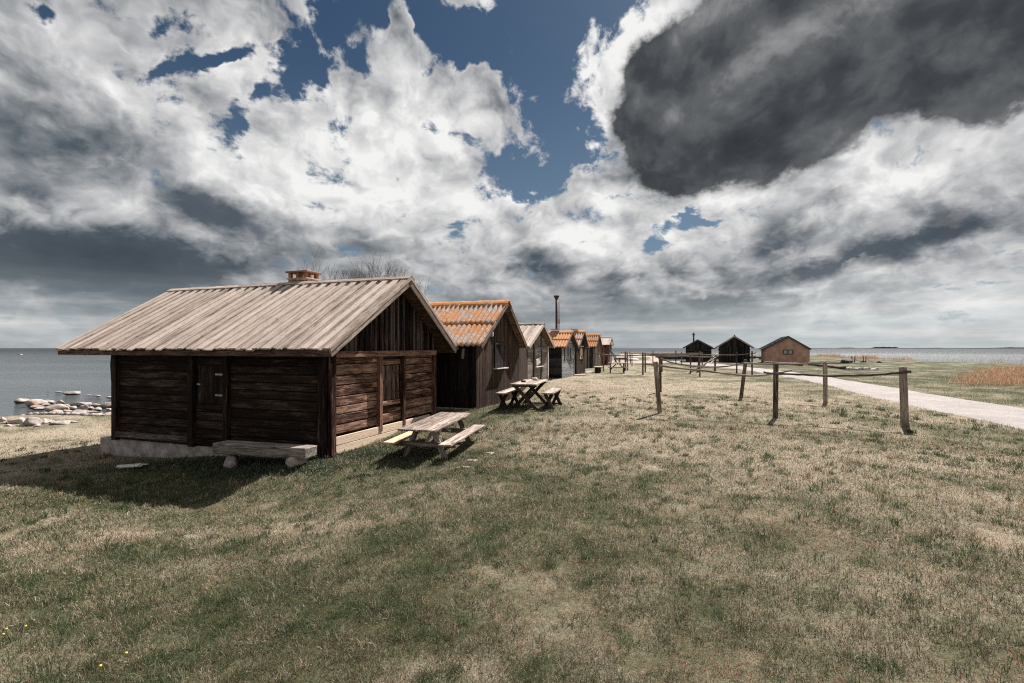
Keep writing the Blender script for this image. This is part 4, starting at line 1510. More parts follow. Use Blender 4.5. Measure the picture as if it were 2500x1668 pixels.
# ---- the smaller huts behind
def window_box(root_, y0, y1, z0, z1, x=0.03, frame='hut_black', pane='hut_black', sill='white', boards=0, name='window'):
    f = MB()
    w = .05
    for a, b, c_, d in ((y0, y0 + w, z0, z1), (y1 - w, y1, z0, z1), (y0 + w, y1 - w, z1 - w, z1), (y0 + w, y1 - w, z0, z0 + w)):
        f.box((x + .015, (a + b) / 2, (c_ + d) / 2), (.05, b - a, d - c_), None)
    fo = f.build(name, M[frame], root_)
    p = MB()
    if boards:
        bw_ = (y1 - y0 - 2 * w) / boards
        for i in range(boards):
            p.box((x + .0, y0 + w + (i + .5) * bw_, (z0 + z1) / 2), (.03, bw_ - .005, z1 - z0 - 2 * w), None, 2)
        p.build('shutter', M[pane], fo)
    else:
        p.box((x, (y0 + y1) / 2, (z0 + z1) / 2), (.02, y1 - y0 - 2 * w, z1 - z0 - 2 * w), None)
        p.build('pane', M[pane], fo)
    if sill:
        s_ = MB()
        s_.box((x + .07, (y0 + y1) / 2, z0 - .025), (.16, y1 - y0 + .16, .035), None, 1, ch=.004, jit=.006)
        s_.build('sill', M[sill], fo)
    return fo


def ex2(root_, fr_, roof_, d):
    a, b = fr_.gable(1207, 900, .03), fr_.gable(1231, 838, .03)
    window_box(root_, a[0], b[0], a[1] + .02, b[1], pane='gable_dark', boards=3)
    l = MB()
    yy, zz = fr_.gable(1198.5, 816, .05)
    l.box((.09, yy, zz), (.10, .09, .17), None, 2, ch=.02)
    l.build('outdoor_lamp', M['white'], root_)
    # short prop hanging under the near eave
    k = MB()
    xx, zz = fr_.side(1131, 862, -.1)
    k.box((xx, -.12, zz - .02), (.07, .09, .34), Matrix.Rotation(.12, 3, 'Y'), 2, ch=.005)
    k.build('bracket', M['grey_wood'], root_)
    g_ = MB()
    g_.box((-d['L'] / 2, -.05, -.12), (d['L'], .10, .22), None, 0, ch=.01)
    g_.build('foundation', M['concrete'], root_)


P2 = at(1161.6, 997, 1.95)
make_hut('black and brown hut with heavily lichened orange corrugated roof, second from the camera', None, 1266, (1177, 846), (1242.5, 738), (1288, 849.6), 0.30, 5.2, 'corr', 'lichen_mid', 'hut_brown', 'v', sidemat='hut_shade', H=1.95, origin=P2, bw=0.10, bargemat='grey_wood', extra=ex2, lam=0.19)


def ex3(root_, fr_, roof_, d):
    a, b = fr_.gable(1305, 895, .03), fr_.gable(1322, 848.5, .03)
    window_box(root_, a[0], b[0], a[1], b[1], frame='hut_taupe', pane='hut_grey', sill='white')
    a, b = fr_.gable(1306, 888, .03), fr_.gable(1316, 873, .03)
    k = MB()
    k.box((.10, (a[0] + b[0]) / 2, (a[1] + b[1]) / 2 - .04), (.05, b[0] - a[0], .34), Matrix.Rotation(.2, 3, 'X'), 2, ch=.01)
    k.build('hanging_cloth', M['paper'], root_)
    a, b = fr_.gable(1307, 838, .03), fr_.gable(1319, 821, .03)
    window_box(root_, a[0], b[0], a[1], b[1], frame='hut_taupe', pane='hut_taupe', sill=None, name='loft_hatch', boards=3)
    for px_ in (1301.5, 1319.5, 1336.5):
        q = MB()
        yy = fr_.gable(px_, 900)[0]
        q.box((.035, yy, (d['zt'](yy)) / 2 - .2), (.05, .12, d['zt'](yy) + .2), None, 2)
        q.build('corner_board', M['white'] if px_ > 1330 else M['hut_black'], root_)


P3 = Vector((0.79, 26.8, ZC - 1.9))
make_hut('small taupe hut with pale board roof and white window sill, third from the camera', None, 1337, (1293.4, 846.5), (1329.2, 791), (1354.8, 846.5), 0.40, 4.6, 'plank', 'roof_wood', 'hut_taupe', 'h', origin=P3, bw=0.16, extra=ex3)


def brick_stack(root_, x, y, z, w=.6, h=.5, name='chimney', cap=True):
    c_ = MB()
    n = max(2, int(h / .08))
    for k in range(n):
        for i in range(3):
            c_.box((x - w / 2 + (i + .5) * w / 3, y, z + k * .08), (w / 3 - .008, w * .9 + random.uniform(0, .012), .072), None, 0)
    o = c_.build(name, M['brick'], root_)
    if cap:
        q = MB()
        q.box((x, y, z + h + .03), (w + .16, w + .12, .05), None, 0, ch=.01)
        q.build('chimney_cap', M['brick'], o)
    return o


def ex4(root_, fr_, roof_, d):
    Rg_ = d['Rg']
    x_, z_ = fr_.side(1357, 806, Rg_[0])
    ch = brick_stack(root_, x_, Rg_[0], Rg_[1] - .1, .42, z_ - Rg_[1] + .12)
    x_, ztop = fr_.side(1358.6, 722, Rg_[0])
    f = MB()
    f.tube([(x_, Rg_[0], z_), (x_, Rg_[0], ztop - .3)], .075, 10)
    fl = f.build('flue_pipe', M['iron'], ch)
    f = MB()
    f.tube([(x_, Rg_[0], ztop - .32), (x_, Rg_[0], ztop - .05), (x_, Rg_[0], ztop)], [.05, .19, .19], 12, smooth=False)
    f.build('flue_cowl', M['iron'], ch)
    f = MB()
    for s_ in (.14, .22):
        f.tube([(x_ + s_, Rg_[0] - .03, z_), (x_ + s_, Rg_[0] - .03, ztop - .35)], .012, 5)
    for k in range(9):
        zz = z_ + (ztop - .35 - z_) * (k + .5) / 9
        f.box((x_ + .18, Rg_[0] - .03, zz), (.09, .02, .015), None, 0)
    f.box((x_ + .18, Rg_[0] - .03, z_ + .55), (.13, .10, .3), None, 2)
    f.build('flue_ladder', M['galv'], ch)
    # tall hinged doors on the gable
    for px_, a, b in ((1378.8, 882, 846), (1387, 872, 846), (1393, 876, 850)):
        y0, z0 = fr_.gable(px_, a, .04)
        y1, z1 = fr_.gable(px_, b, .04)
        q = MB()
        q.box((.04, y0, (z0 + z1) / 2), (.04, .07, z1 - z0), None, 2)
        for k in range(4):
            q.box((.045, y0, z0 + (z1 - z0) * (k + .5) / 4), (.045, .13, .05), None, 1)
        q.build('door_hinge', M['iron'], root_)
    q = MB()
    q.box((.03, d['W'] - .03, d['zt'](d['W']) / 2 - .1), (.05, .08, d['zt'](d['W'])), None, 2)
    q.build('corner_board', M['hut_grey'], root_)


make_hut('blue-grey hut with black side wall and tall iron flue pipe beside its orange roof', (1371.4, 924), 1400.8, (1381.6, 849), (1399.2, 811), (1413.9, 849.8), 0.32, 4.2, 'corr', 'lichen_high', 'hut_grey', 'h', sidemat='hut_black', sidecl='h', bw=0.13, extra=ex4, bargemat='hut_grey')


def ex5(root_, fr_, roof_, d):
    Rg_ = d['Rg']
    x_, z_ = fr_.side(1404, 806, Rg_[0])
    brick_stack(root_, x_, Rg_[0], Rg_[1] - .1, .36, max(.25, z_ - Rg_[1] + .1))
    a, b = fr_.gable(1416.3, 877, .04), fr_.gable(1422, 846, .04)
    q = MB()
    y0, y1, z0, z1 = a[0], b[0], a[1], b[1]
    mid_ = (y0 + y1) / 2
    pts = [(y0, z0), (y1, z0), (y1, z0 + (z1 - z0) * .6)] + [(mid_ + (y1 - mid_) * math.cos(t_), z0 + (z1 - z0) * (.6 + .3 * math.sin(t_))) for t_ in np.linspace(.3, math.pi - .3, 7)] + [(y0, z0 + (z1 - z0) * .6)]
    q.prism(pts, .02, .05, grain=2)
    sg = q.build('arched_board', M['plank_sign'], root_)
    hrt = MB()
    hp = []
    for t_ in np.linspace(0, 2 * math.pi, 20, endpoint=False):
        hp.append((mid_ + .009 * 16 * math.sin(t_) ** 3 * .8, z0 + .17 + .009 * (13 * math.cos(t_) - 5 * math.cos(2 * t_) - 2 * math.cos(3 * t_) - math.cos(4 * t_)) * .8))
    hrt.prism(hp, .051, .06)
    hrt.build('heart_ornament', M['hut_black'], sg)
    q = MB()
    q.box((.05, mid_, z1 - .0), (.10, y1 - y0 + .25, .06), None, 1)
    q.build('lintel', M['white'], root_)


make_hut('narrow brown hut with arched pale board on its gable beside the grey hut', (1407, 916), 1428, (1415.4, 846.7), (1428, 810), (1437.8, 848.5), 0.30, 4.0, 'corr', 'lichen_low', 'hut_brown', 'v', bw=0.12, extra=ex5)


def ex6(root_, fr_, roof_, d):
    q = MB()
    q.box((-d['L'] * .35, -.10, d['E0'][1] - .02), (1.6, .14, .05), None, 0)
    q.build('gutter_board', M['white'], root_)


make_hut('grey unpainted board hut with orange corrugated roof, second from the far end', (1449, 900.5), 1465, (1456.3, 848), (1464.5, 817.5), (1471.6, 848), 0.25, 3.2, 'corr', 'lichen_high', 'hut_raw', 'v', bw=0.16, batten=.05, extra=ex6)


def ex7(root_, fr_, roof_, d):
    yy = d['W'] / 2
    hatch(root_, (.05, yy, 0.95), .8, 1.7, 'gable', 'hut_raw', 1, 5)
    q = MB()
    q.box((.15, d['Rg'][0], d['E0'][1] + .2), (.2, d['W'] * .6, .4), None, 1)
    q.build('gable_shelf', M['bench_wood'], root_)
    q = MB()
    q.beam((0.2, 0.4, 1.7), (1.1, 0.2, 0.0), .08, .08)
    q.beam((0.2, 1.4, 1.5), (1.3, 1.1, 0.0), .08, .08)
    q.build('leaning_pole', M['pole_dark'], root_)


make_hut('last hut of the row, dark brown with plain grey board roof', (1484, 890.5), 1493, (1488, 842.2), (1494.3, 824), (1498.9, 843.5), 0.25, 2.6, 'plank', 'roof_wood', 'post_brown', 'v', H=1.85, bw=0.18, extra=ex7)

# slatted board screen closing the gap between the second and third huts
a = Vector((0.28, 20.7, 0))
b = Vector((0.80, 26.7, 0))
sc_root = empty('board_screen', (a.x, a.y, gz(a.x, a.y)), 0, 'brown slatted board screen between the second and third huts', 'screen')
dvec = b - a
Ls = dvec.length
dvec.normalize()
mb = MB()
k = 0
while k * .24 < Ls:
    q = a + dvec * (k * .24 + .12)
    z = gz(q.x, q.y)
    mb.box((q.x - a.x, q.y - a.y, 0.85 + z - sc_root.location.z), (.022, .17, 2.3), math.atan2(-dvec.x, dvec.y), 2)
    mb.box((q.x - a.x - .03, q.y - a.y + .12, 0.85 + z - sc_root.location.z), (.022, .12, 2.28), math.atan2(-dvec.x, dvec.y), 2)
    k += 1
mb.build('boards', M['hut_brown'], sc_root)
mb = MB()
for zz in (.4, 1.7):
    mb.beam((-.06, 0, zz), (dvec.x * Ls - .06, dvec.y * Ls, zz), .04, .09)
mb.build('rails', M['hut_brown'], sc_root)


# ---- three lone houses beyond
def lone_house(label, name, bL, bR, pk, eL, eR, depth_az, length, wallmat, roofmat, edge, cladding, extra=None, H=2.1):
    yb = bL[1]
    p = at(bL[0], yb, H)
    a_ = R(90 - depth_az)                      # depth direction
    dx_, dy_ = math.cos(a_), math.sin(a_)
    # local x points toward the camera, local y to the right
    ang = math.atan2(-dy_, -dx_)
    fr_ = Frame(p.x, p.y, p.z, ang)
    root_ = empty(name, p, ang, label, 'house', 'lone houses by the harbour')
    W_, _ = fr_.gable(bR[0], HY)
    rk = .18
    E0_, Rg_, E1_ = fr_.gable(*eL, rk), fr_.gable(*pk, rk), fr_.gable(*eR, rk)
    zt_ = lambda y: roof_z(y, E0_, Rg_, E1_) - .12
    b = MB()
    b.prism([(0, -.6), (W_, -.6), (W_, zt_(W_)), (Rg_[0], zt_(Rg_[0])), (0, zt_(0))], -length, -0.02, grain=2)
    if cladding == 'v':
        vboards(b, -.02, 1, 0, W_, -.3, zt_, .2, .03)
    elif cladding == 'h':
        hboards_gable(b, -.02, 1, 0, W_, -.3, zt_, .22, .03)
        vboards(b, .0, 1, W_ * .18, W_ * .82, fr_.gable(1, 851)[1] if False else 2.0, zt_, .16, .03)
    b.build('wall', M[wallmat], root_)
    r_ = MB()
    for E_ in (E0_, E1_):
        Mx, L = slope_frame(*E_, *Rg_)
        nrm = Mx @ Vector((0, 0, 1))
        mid_ = Vector(((rk - length - .2) / 2, (E_[0] + Rg_[0]) / 2, (E_[1] + Rg_[1]) / 2))
        r_.box(mid_ - nrm * .05, (length + rk + .2, L, .09), Mx, 1)
        n = int((length + rk) / .5)
        for k in range(n):
            r_.box(Vector((rk - .25 - k * .5, mid_.y, mid_.z)) + nrm * .005, (.05, L, .03), Mx, 1)
    rf = r_.build('roof', M[roofmat], root_)
    for E_ in (E0_, E1_):
        q = MB()
        barge(q, rk + .02, E_, Rg_, .2, .04, drop=.03)
        q.build('barge_board', M[edge], rf)
    if extra:
        extra(root_, fr_, rf, dict(W=W_, E0=E0_, Rg=Rg_, E1=E1_, zt=zt_, L=length))
    return root_


def exA(root_, fr_, rf, d):
    x_ = -1.2
    y_, ztop = fr_.gable(1693.5, 812, x_)
    z0 = d['zt'](y_)
    f = MB()
    f.tube([(x_, y_, z0), (x_, y_, ztop - .3)], .11, 8)
    c_ = f.build('stove_pipe', M['iron'], root_)
    f = MB()
    f.tube([(x_, y_, ztop - .4), (x_, y_, ztop - .38), (x_, y_, ztop)], [.28, .26, .03], 10, smooth=False)
    f.build('cowl', M['iron'], c_)
    q = MB()
    y0, z0 = fr_.gable(1742, 849, .1)
    q.box((.05, d['W'] + .25, d['zt'](0) - .25), (.2, .5, .16), None, 1)
    q.build('gutter_end', M['iron'], root_)
    hatch(root_, (.06, d['W'] * .5, .95), 1.3, 1.8, 'gable', 'hut_black', 1, 6)


def exB(root_, fr_, rf, d):
    hatch(root_, (.06, d['W'] * .52, 1.15), 1.9, 2.3, 'gable', 'hut_black', 1, 6)
    q = MB()
    y_, z_ = fr_.gable(1782.5, 870, .1)
    q.box((.09, y_, 1.2), (.05, .12, 2.3), None, 2)
    q.build('door_batten', M['soffit'], root_)
    q = MB()
    q.beam((.1, .05, d['zt'](0) - .05), (.1, -.45, d['zt'](0) - .35), .06, .06)
    q.beam((.1, -.1, d['zt'](0) - .3), (.1, .05, d['zt'](0) - .75), .06, .06)
    q.build('gutter_bracket', M['iron'], root_)
    ridge = MB()
    ridge.tube([(.2, d['Rg'][0], d['Rg'][1] + .02), (-d['L'] - .2, d['Rg'][0], d['Rg'][1] + .02)], .12, 8)
    ridge.build('ridge_tile', M['soffit'], rf)


def exC(root_, fr_, rf, d):
    a_, b_ = fr_.gable(1911.5, 865, 0), fr_.gable(1936, 854, 0)
    f = MB()
    w = .07
    y0, y1, z0, z1 = a_[0], b_[0], a_[1], b_[1]
    for q_ in ((y0, y0 + w, z0, z1), (y1 - w, y1, z0, z1), (y0 + w, y1 - w, z1 - w, z1), (y0 + w, y1 - w, z0, z0 + w), ((y0 + y1) / 2 - .05, (y0 + y1) / 2 + .05, z0 + w, z1 - w)):
        f.box((.04, (q_[0] + q_[1]) / 2, (q_[2] + q_[3]) / 2), (.09, q_[1] - q_[0], q_[3] - q_[2]), None)
    fo = f.build('window', M['hut_brown'], root_)
    for s_ in (0, 1):
        p_ = MB()
        ya = y0 + w if s_ == 0 else (y0 + y1) / 2 + .05
        yb_ = (y0 + y1) / 2 - .05 if s_ == 0 else y1 - w
        p_.box((.02, (ya + yb_) / 2, (z0 + z1) / 2), (.02, yb_ - ya, z1 - z0 - 2 * w), None)
        p_.build('pane', M['glass'], fo)


lone_house('black wooden house with a tall stove pipe, left of the two lone neighbours', 'harbour_house', (1674, 883.5), (1737, 883.5), (1703.4, 829), (1667, 849), (1741, 848.5), 20.0, 7, 'hut_black', 'tar_roof', 'tar_roof', 'h', exA)
lone_house('black wooden house with brown roof edges and double door, middle of the lone houses', 'harbour_house', (1754.5, 884), (1831, 884), (1793.3, 820), (1745.4, 849), (1841.8, 849), 23.3, 8, 'hut_black', 'soffit', 'roof_wood_edge', 'v', exB)
lone_house('red stucco house with small two-pane window and grey felt roof', 'harbour_house', (1870.5, 887), (1977, 887), (1924.7, 820.6), (1863, 852), (1980.9, 852), 21.5, 8, 'stucco', 'tar_roof', 'tar_roof', 'none', exC)

# ------------------------------------------------------------------ tables and benches
def picnic_table(name, label, loc, rz, L, hgt, topw, seatmat_l, seatmat_r, topmat, legmat, legy, tilt=0.0):
    root = empty(name, loc, rz, label, 'picnic table', 'wooden picnic tables')
    t = MB()
    n = 6
    for i in range(n):
        w = topw / n
        t.box((-topw / 2 + (i + .5) * w, random.uniform(-.01, .01), hgt - .018 + random.uniform(-.002, .002)), (w - .012, L, .036), None, 1, ch=.004)
    for y in (-legy, 0, legy):
        t.box((0, y, hgt - .075), (topw * .92, .06, .075), None, 0)
    t.build('tabletop', M[topmat], root)
    sx, sh = topw / 2 + .20, hgt * .555
    for s, mt in ((-1, seatmat_l), (1, seatmat_r)):
        b = MB()
        for k in (-1, 1):
            b.box((s * sx + k * .073, random.uniform(-.02, .02), sh), (.138, L * .99, .036), None, 1, ch=.004)
        b.build('seat', M[mt], root)
    for y in (-legy, legy):
        for s in (-1, 1):
            g = MB()
            g.beam((s * .17, y + .05, hgt - .04), (s * .50, y + .05, -.06), .055, .115, up=(1, 0, 0), ch=.006)
            g.build('leg', M[legmat], root)
        c_ = MB()
        c_.box((0, y - .012, sh - .075), (2 * sx + .20, .05, .11), None, 0, ch=.005)
        c_.build('seat_beam', M[legmat], root)
    g = MB()
    for y in (-1, 1):
        g.beam((0, y * legy * .95, sh - .10), (0, y * .12, hgt - .09), .05, .07)
    g.build('brace', M[legmat], root)
    root.rotation_euler = (tilt, 0, rz)
    return root


c0 = Vector((-1.73, 12.05, 0))
zt1 = gz(c0.x, c0.y)
top_z = ZC - 1.695
picnic_table('picnic_table', 'weathered picnic table with one new pine seat beside the large near hut', (c0.x, c0.y, zt1), R(-13.0), 2.55, top_z - zt1, .86, 'pine_seat', 'bench_wood', 'bench_wood', 'grey_wood', .86, R(1.2))

p3 = on_ground(1508, 911)
picnic_table('picnic_table', 'small distant picnic table standing by the drying racks', (p3.x, p3.y, p3.z), R(90 - 8), 1.45, .78, .70, 'bench_wood', 'bench_wood', 'bench_wood', 'dark_leg', .5)

# trestle table
T0, T1 = at_d(1276.3, 939, 15.96), at_d(1310, 925.5, 18.4)
cc = (T0 + T1) / 2
gzz = gz(cc.x, cc.y)
ang = -math.atan2(T1.x - T0.x, T1.y - T0.y)
tt_root = empty('trestle_table', (cc.x, cc.y, gzz), ang, 'pale topped table on dark crossed legs outside the lichened hut', 'table')
h = cc.z - gzz
mb = MB()
for i in range(5):
    w = .84 / 5
    mb.box((-.42 + (i + .5) * w, random.uniform(-.01, .01), h - .02), (w - .012, 2.5, .04), None, 1, ch=.004)
mb.build('tabletop', M['bench_wood'], tt_root)
mb = MB()
for y in (-.95, .95):
    mb.box((0, y, h - .075), (.78, .07, .07), None, 0)
mb.build('batten', M['dark_leg'], tt_root)
for y in (-.95, .95):
    for s in (-1, 1):
        g = MB()
        g.beam((s * .33, y + s * .028, h - .06), (-s * .46, y + s * .028, -.05), .05, .11, up=(1, 0, .2), ch=.005)
        g.build('leg', M['dark_leg'], tt_root)
g = MB()
g.beam((-.42, -.95, .03), (.42, -.95, .03), .04, .05)
g.beam((-.42, .95, .03), (.42, .95, .03), .04, .05)
g.beam((0, -.95, h * .5), (0, .95, h * .5), .05, .09)
g.build('stretcher', M['dark_leg'], tt_root)


def cross_bench(label, A, B):
    c_ = (A + B) / 2
    g0 = gz(c_.x, c_.y)
    an = -math.atan2(B.x - A.x, B.y - A.y)
    r_ = empty('bench', (c_.x, c_.y, g0), an, label, 'bench', 'benches at the crossed-leg table')
    hh = c_.z - g0
    t = MB()
    for i in range(3):
        t.box((-.18 + (i + .5) * .12, 0, hh - .02), (.112, (B - A).length, .04), None, 1, ch=.004)
    t.build('seat', M['bench_wood'], r_)
    for y in (-.85, .85):
        for s in (-1, 1):
            g = MB()
            g.beam((s * .11, y + s * .022, hh - .04), (-s * .17, y + s * .022, -.05), .04, .11, up=(1, 0, .3), ch=.005)
            g.build('leg', M['dark_leg'], r_)
    g = MB()
    g.beam((-.2, -.85, .03), (.2, -.85, .03), .035, .05)
    g.beam((-.2, .85, .03), (.2, .85, .03), .035, .05)
    g.build('foot_rail', M['dark_leg'], r_)


cross_bench('pale seated bench on dark crossed legs, on the hut side of the crossed-leg table', at_d(1222, 961, 15.9), at_d(1261, 945, 18.2))
cross_bench('pale seated bench on dark crossed legs, on the open grass side of the crossed-leg table', at_d(1336.5, 960, 16.0), at_d(1361, 947, 18.1))

# things lying on the trestle table
q = at_d(1278, 933.0, 16.9)
mb = MB()
mb.tube([(0, 0, 0), (0, 0, .02), (0, 0, .055)], [.06, .085, .09], 14)
tag(mb.build('ashtray', M['iron'], None, (q.x, q.y, tt_root.location.z + h + .002)), 'small dark bowl on the crossed-leg table', 'bowl')
q = at_d(1305.5, 926.5, 17.9)
mb = MB()
rows = []
for i in range(7):
    rows.append([(math.cos(a_) * .11 * math.sin(math.pi * (i + .5) / 7.5) * random.uniform(.8, 1.2), math.sin(a_) * .09 * math.sin(math.pi * (i + .5) / 7.5), .045 - .045 * math.cos(math.pi * i / 6)) for a_ in np.linspace(0, 2 * math.pi, 10)])
mb.sheet(rows)
tag(mb.build('crumpled_cloth', M['white'], None, (q.x, q.y, tt_root.location.z + h + .002)), 'white crumpled bundle at the far end of the crossed-leg table', 'cloth')

# plank bench on stones in front of the near hut
A, B = on_ground(530, 1128), on_ground(745, 1140)
pa, pb = at_d(518, 1081, 11.15), at_d(745, 1087, 10.55)
pa.z = pb.z = ZC - 2.055
log = empty('log_bench', ((pa.x + pb.x) / 2, (pa.y + pb.y) / 2, pa.z - .34), math.atan2(pb.y - pa.y, pb.x - pa.x), 'heavy grey timber slab resting on stones in front of the near hut', 'bench')
mb = MB()
Lb = (pb - pa).length
mb.box((0, .20, .21), (Lb, .42, .23), None, 0, ch=.022, jit=.008)
mb.build('slab', M['old_plank'], log)


def rock(name, loc, sx, sy, sz, seed, label=None, cat='rock', group=None, rz=None, parent=None, mat='rock', sub=3):
    import bmesh
    bm = bmesh.new()
    bmesh.ops.create_icosphere(bm, subdivisions=sub, radius=1.0)
    rnd = random.Random(seed)
    offs = [(Vector((rnd.uniform(-1, 1), rnd.uniform(-1, 1), rnd.uniform(-1, 1))).normalized(), rnd.uniform(.5, .9)) for _ in range(15)]
    from mathutils import noise as mn
    for v in bm.verts:
        p = v.co.copy()
        for nrm, dd in offs:                    # facets cut from a ball
            e = p.dot(nrm) - dd
            if e > 0:
                p -= nrm * e * .95
        p *= 1 + .14 * mn.noise(p * 1.7 + Vector((seed * 3.1, 0, 0))) + .04 * mn.noise(p * 5 + Vector((seed, 5, 0)))
        v.co = Vector((p.x * sx, p.y * sy, p.z * sz))
    me = bpy.data.meshes.new(name)
    bm.to_mesh(me)
    bm.free()
    me.polygons.foreach_set('use_smooth', np.ones(len(me.polygons), bool))
    me.materials.append(M[mat])
    o = bpy.data.objects.new(name, me)
    COL.objects.link(o)
    o.location = loc
    o.rotation_euler = (0, 0, rnd.uniform(0, 6) if rz is None else rz)
    if parent is not None:
        o.parent = parent
    elif label:
        tag(o, label, cat, group)
    return o


for k, (x_, lab) in enumerate(((-.62, 'rounded stone propping the left end of the timber slab'), (.70, 'pale lichened stone propping the right end of the timber slab'))):
    wp = log.matrix_basis @ Vector((x_ * Lb / 1.9, .12, 0))
    rock('stone', (wp.x, wp.y, gz(wp.x, wp.y) + .10), .22, .2, .2, 40 + k, lab, 'stone')

# bleached splinters of wood by the foundation
dw = empty('driftwood', on_ground(325, 1147), 0, 'bleached splintered driftwood lying in the shaded grass', 'driftwood')
mb = MB()
for k in range(9):
    y = random.uniform(-.12, .12)
    x = random.uniform(-.12, .12)
    L_ = random.uniform(.3, .75)
    an = random.uniform(-.25, .25)
    mb.beam((x - L_ / 2, y - math.sin(an) * L_ / 2, .05 + random.uniform(0, .05)), (x + L_ / 2, y + math.sin(an) * L_ / 2, .07 + random.uniform(0, .07)), random.uniform(.03, .06), .02, jit=.012)
mb.build('splinters', M['driftwood'], dw)

# flat stones
for k, (px, py, sx, sy, lab) in enumerate(((1133, 1143, .20, .11, 'pinkish flat stone in the grass, nearest of three by the picnic table'), (1157, 1126, .17, .10, 'pinkish flat stone in the grass, middle of three by the picnic table'), (1194, 1108, .15, .09, 'pale flat stone in the grass, farthest of three by the picnic table'),
                                         (1416, 916, .75, .45, 'wide flat stone at the foot of the narrow brown hut'), (1428, 911, .6, .4, 'dark flat stone between the narrow brown hut and the short bench'), (1438, 908, .7, .45, 'pale slab stone beside the short bench'))):
    g0 = on_ground(px, py)
    rock('stone', g0 + Vector((0, 0, .0)), sx, sy, .045 if k < 3 else .10, 60 + k, lab, 'stone', rz=0)

# short stool bench
g0 = on_ground(1459, 911)
r_ = empty('short_bench', g0, R(-14), 'short plank bench on two slab legs near the far huts', 'bench')
mb = MB()
mb.box((0, 0.3, .46), (.56, 1.2, .06), None, 1, ch=.008)
mb.build('seat', M['bench_wood'], r_)
for yy in (-.15, .75):
    mb = MB()
    mb.box((0, yy, .20), (.40, .10, .46), None, 2)
    mb.build('leg', M['dark_leg'], r_)


# ------------------------------------------------------------------ net drying racks
def rack(label, posts, rails, pmat='pole', braces=()):
    """posts: (base px, base py, top px, top py, thickness, square?)  rails: lists of (px, py) hung on the line of the posts"""
    bases = [on_ground(p[0], p[1]) for p in posts]
    o = bases[0]
    root = empty('drying_rack', o, 0, label, 'rack', 'net drying racks on the grass')
    for p, b in zip(posts, bases):
        t = at_d(p[2], p[3], b.y + random.uniform(-.05, .05))
        m_ = MB()
        a_, c_ = b - o, t - o
        a_ = a_ + (a_ - c_).normalized() * .15
        if p[5]:
            m_.beam(a_, c_, p[4], p[4] * .85, up=(0, 1, 0), ch=p[4] * .12, jit=.004)
        else:
            pts = [a_.lerp(c_, k / 6) + Vector((random.uniform(-.006, .006), random.uniform(-.006, .006), 0)) for k in range(7)]
            m_.tube(pts, [p[4] / 2 * random.uniform(.92, 1.06) for _ in range(7)], 8, wob=.04)
        m_.build('post', M[p[6] if len(p) > 6 else pmat], root)

    def depth(px, off):
        k = (px - 1250.0) / F
        seq = sorted(range(len(bases)), key=lambda i: posts[i][0])
        i0 = seq[0]
        i1 = seq[-1]
        for a_, b_ in zip(seq, seq[1:]):
            if posts[a_][0] <= px <= posts[b_][0]:
                i0, i1 = a_, b_
                break
        else:
            i0, i1 = (seq[0], seq[1]) if px < posts[seq[0]][0] else (seq[-2], seq[-1])
        A_, B_ = bases[i0], bases[i1]
        ex, ey = B_.x - A_.x, B_.y - A_.y
        den = ex - k * ey
        t = (k * A_.y - A_.x) / den
        t = max(-.35, min(1.35, t))
        return A_.y + ey * t - off
    for rl in rails:
        off = .07
        rad = rl[0]
        P = []
        for px, py in rl[1:]:
            P.append(at_d(px, py, depth(px, off)))
        # round the bends
        Q = []
        for i in range(len(P) - 1):
            p0, p1, p2, p3_ = P[max(i - 1, 0)], P[i], P[i + 1], P[min(i + 2, len(P) - 1)]
            n = 5
            for k in range(n):
                t = k / n
                Q.append(.5 * ((2 * p1) + (p2 - p0) * t + (2 * p0 - 5 * p1 + 4 * p2 - p3_) * t * t + (3 * p1 - p0 - 3 * p2 + p3_) * t ** 3))
        Q.append(P[-1])
        Q = [q_ - o + Vector((0, 0, random.uniform(-.006, .006))) for q_ in Q]
        nQ = len(Q)
        m_ = MB()
        m_.tube(Q, [rad * (1.05 - .35 * i / nQ) * random.uniform(.9, 1.1) for i in range(nQ)], 8, wob=.06)
        m_.build('rail', M['pole'], root)
    for (x0_, y0_, x1_, y1_, rr_) in braces:
        a_ = on_ground(x0_, y0_)
        b_ = at_d(x1_, y1_, a_.y + 1.0)
        m_ = MB()
        m_.tube([a_ - o, (a_ + b_) / 2 - o, b_ - o], [rr_, rr_ * .9, rr_ * .7], 6, wob=.05)
        m_.build('brace', M['pole'], root)
    return root


rack('nearest drying rack, long bent pole on three stout grey posts',
     [(1611, 1009, 1600, 883, .12, True), (1893, 1021, 1894.5, 888, .115, True), (2209, 1040, 2204.5, 895, .15, True)],
     [(.030, (1577, 888.5), (1600, 891.5), (1648, 898), (1708, 904.5), (1765, 911.5), (1819, 917.6), (1860, 917), (1889, 912), (1925, 906.5), (1934, 905.5)),
      (.034, (2224, 906.5), (2204, 909.5), (2150, 914), (2080, 917), (2014, 917.7), (1960, 914.5), (1900, 913), (1866, 909), (1866.5, 908.8))], 'pole')
rack('second drying rack, sagging pole hung between three grey posts behind the nearest rack',
     [(1612, 957, 1611.5, 867, .105, True), (1809, 972, 1821, 878, .115, True), (2015, 983, 2014.5, 882, .125, True)],
     [(.032, (1612, 876), (1630, 882), (1648, 887), (1700, 895), (1764, 895.5), (1800, 890), (1817, 886)),
      (.034, (1817, 887), (1840, 888), (1890, 890), (1950, 889), (2000, 887), (2050, 887))], 'pole')
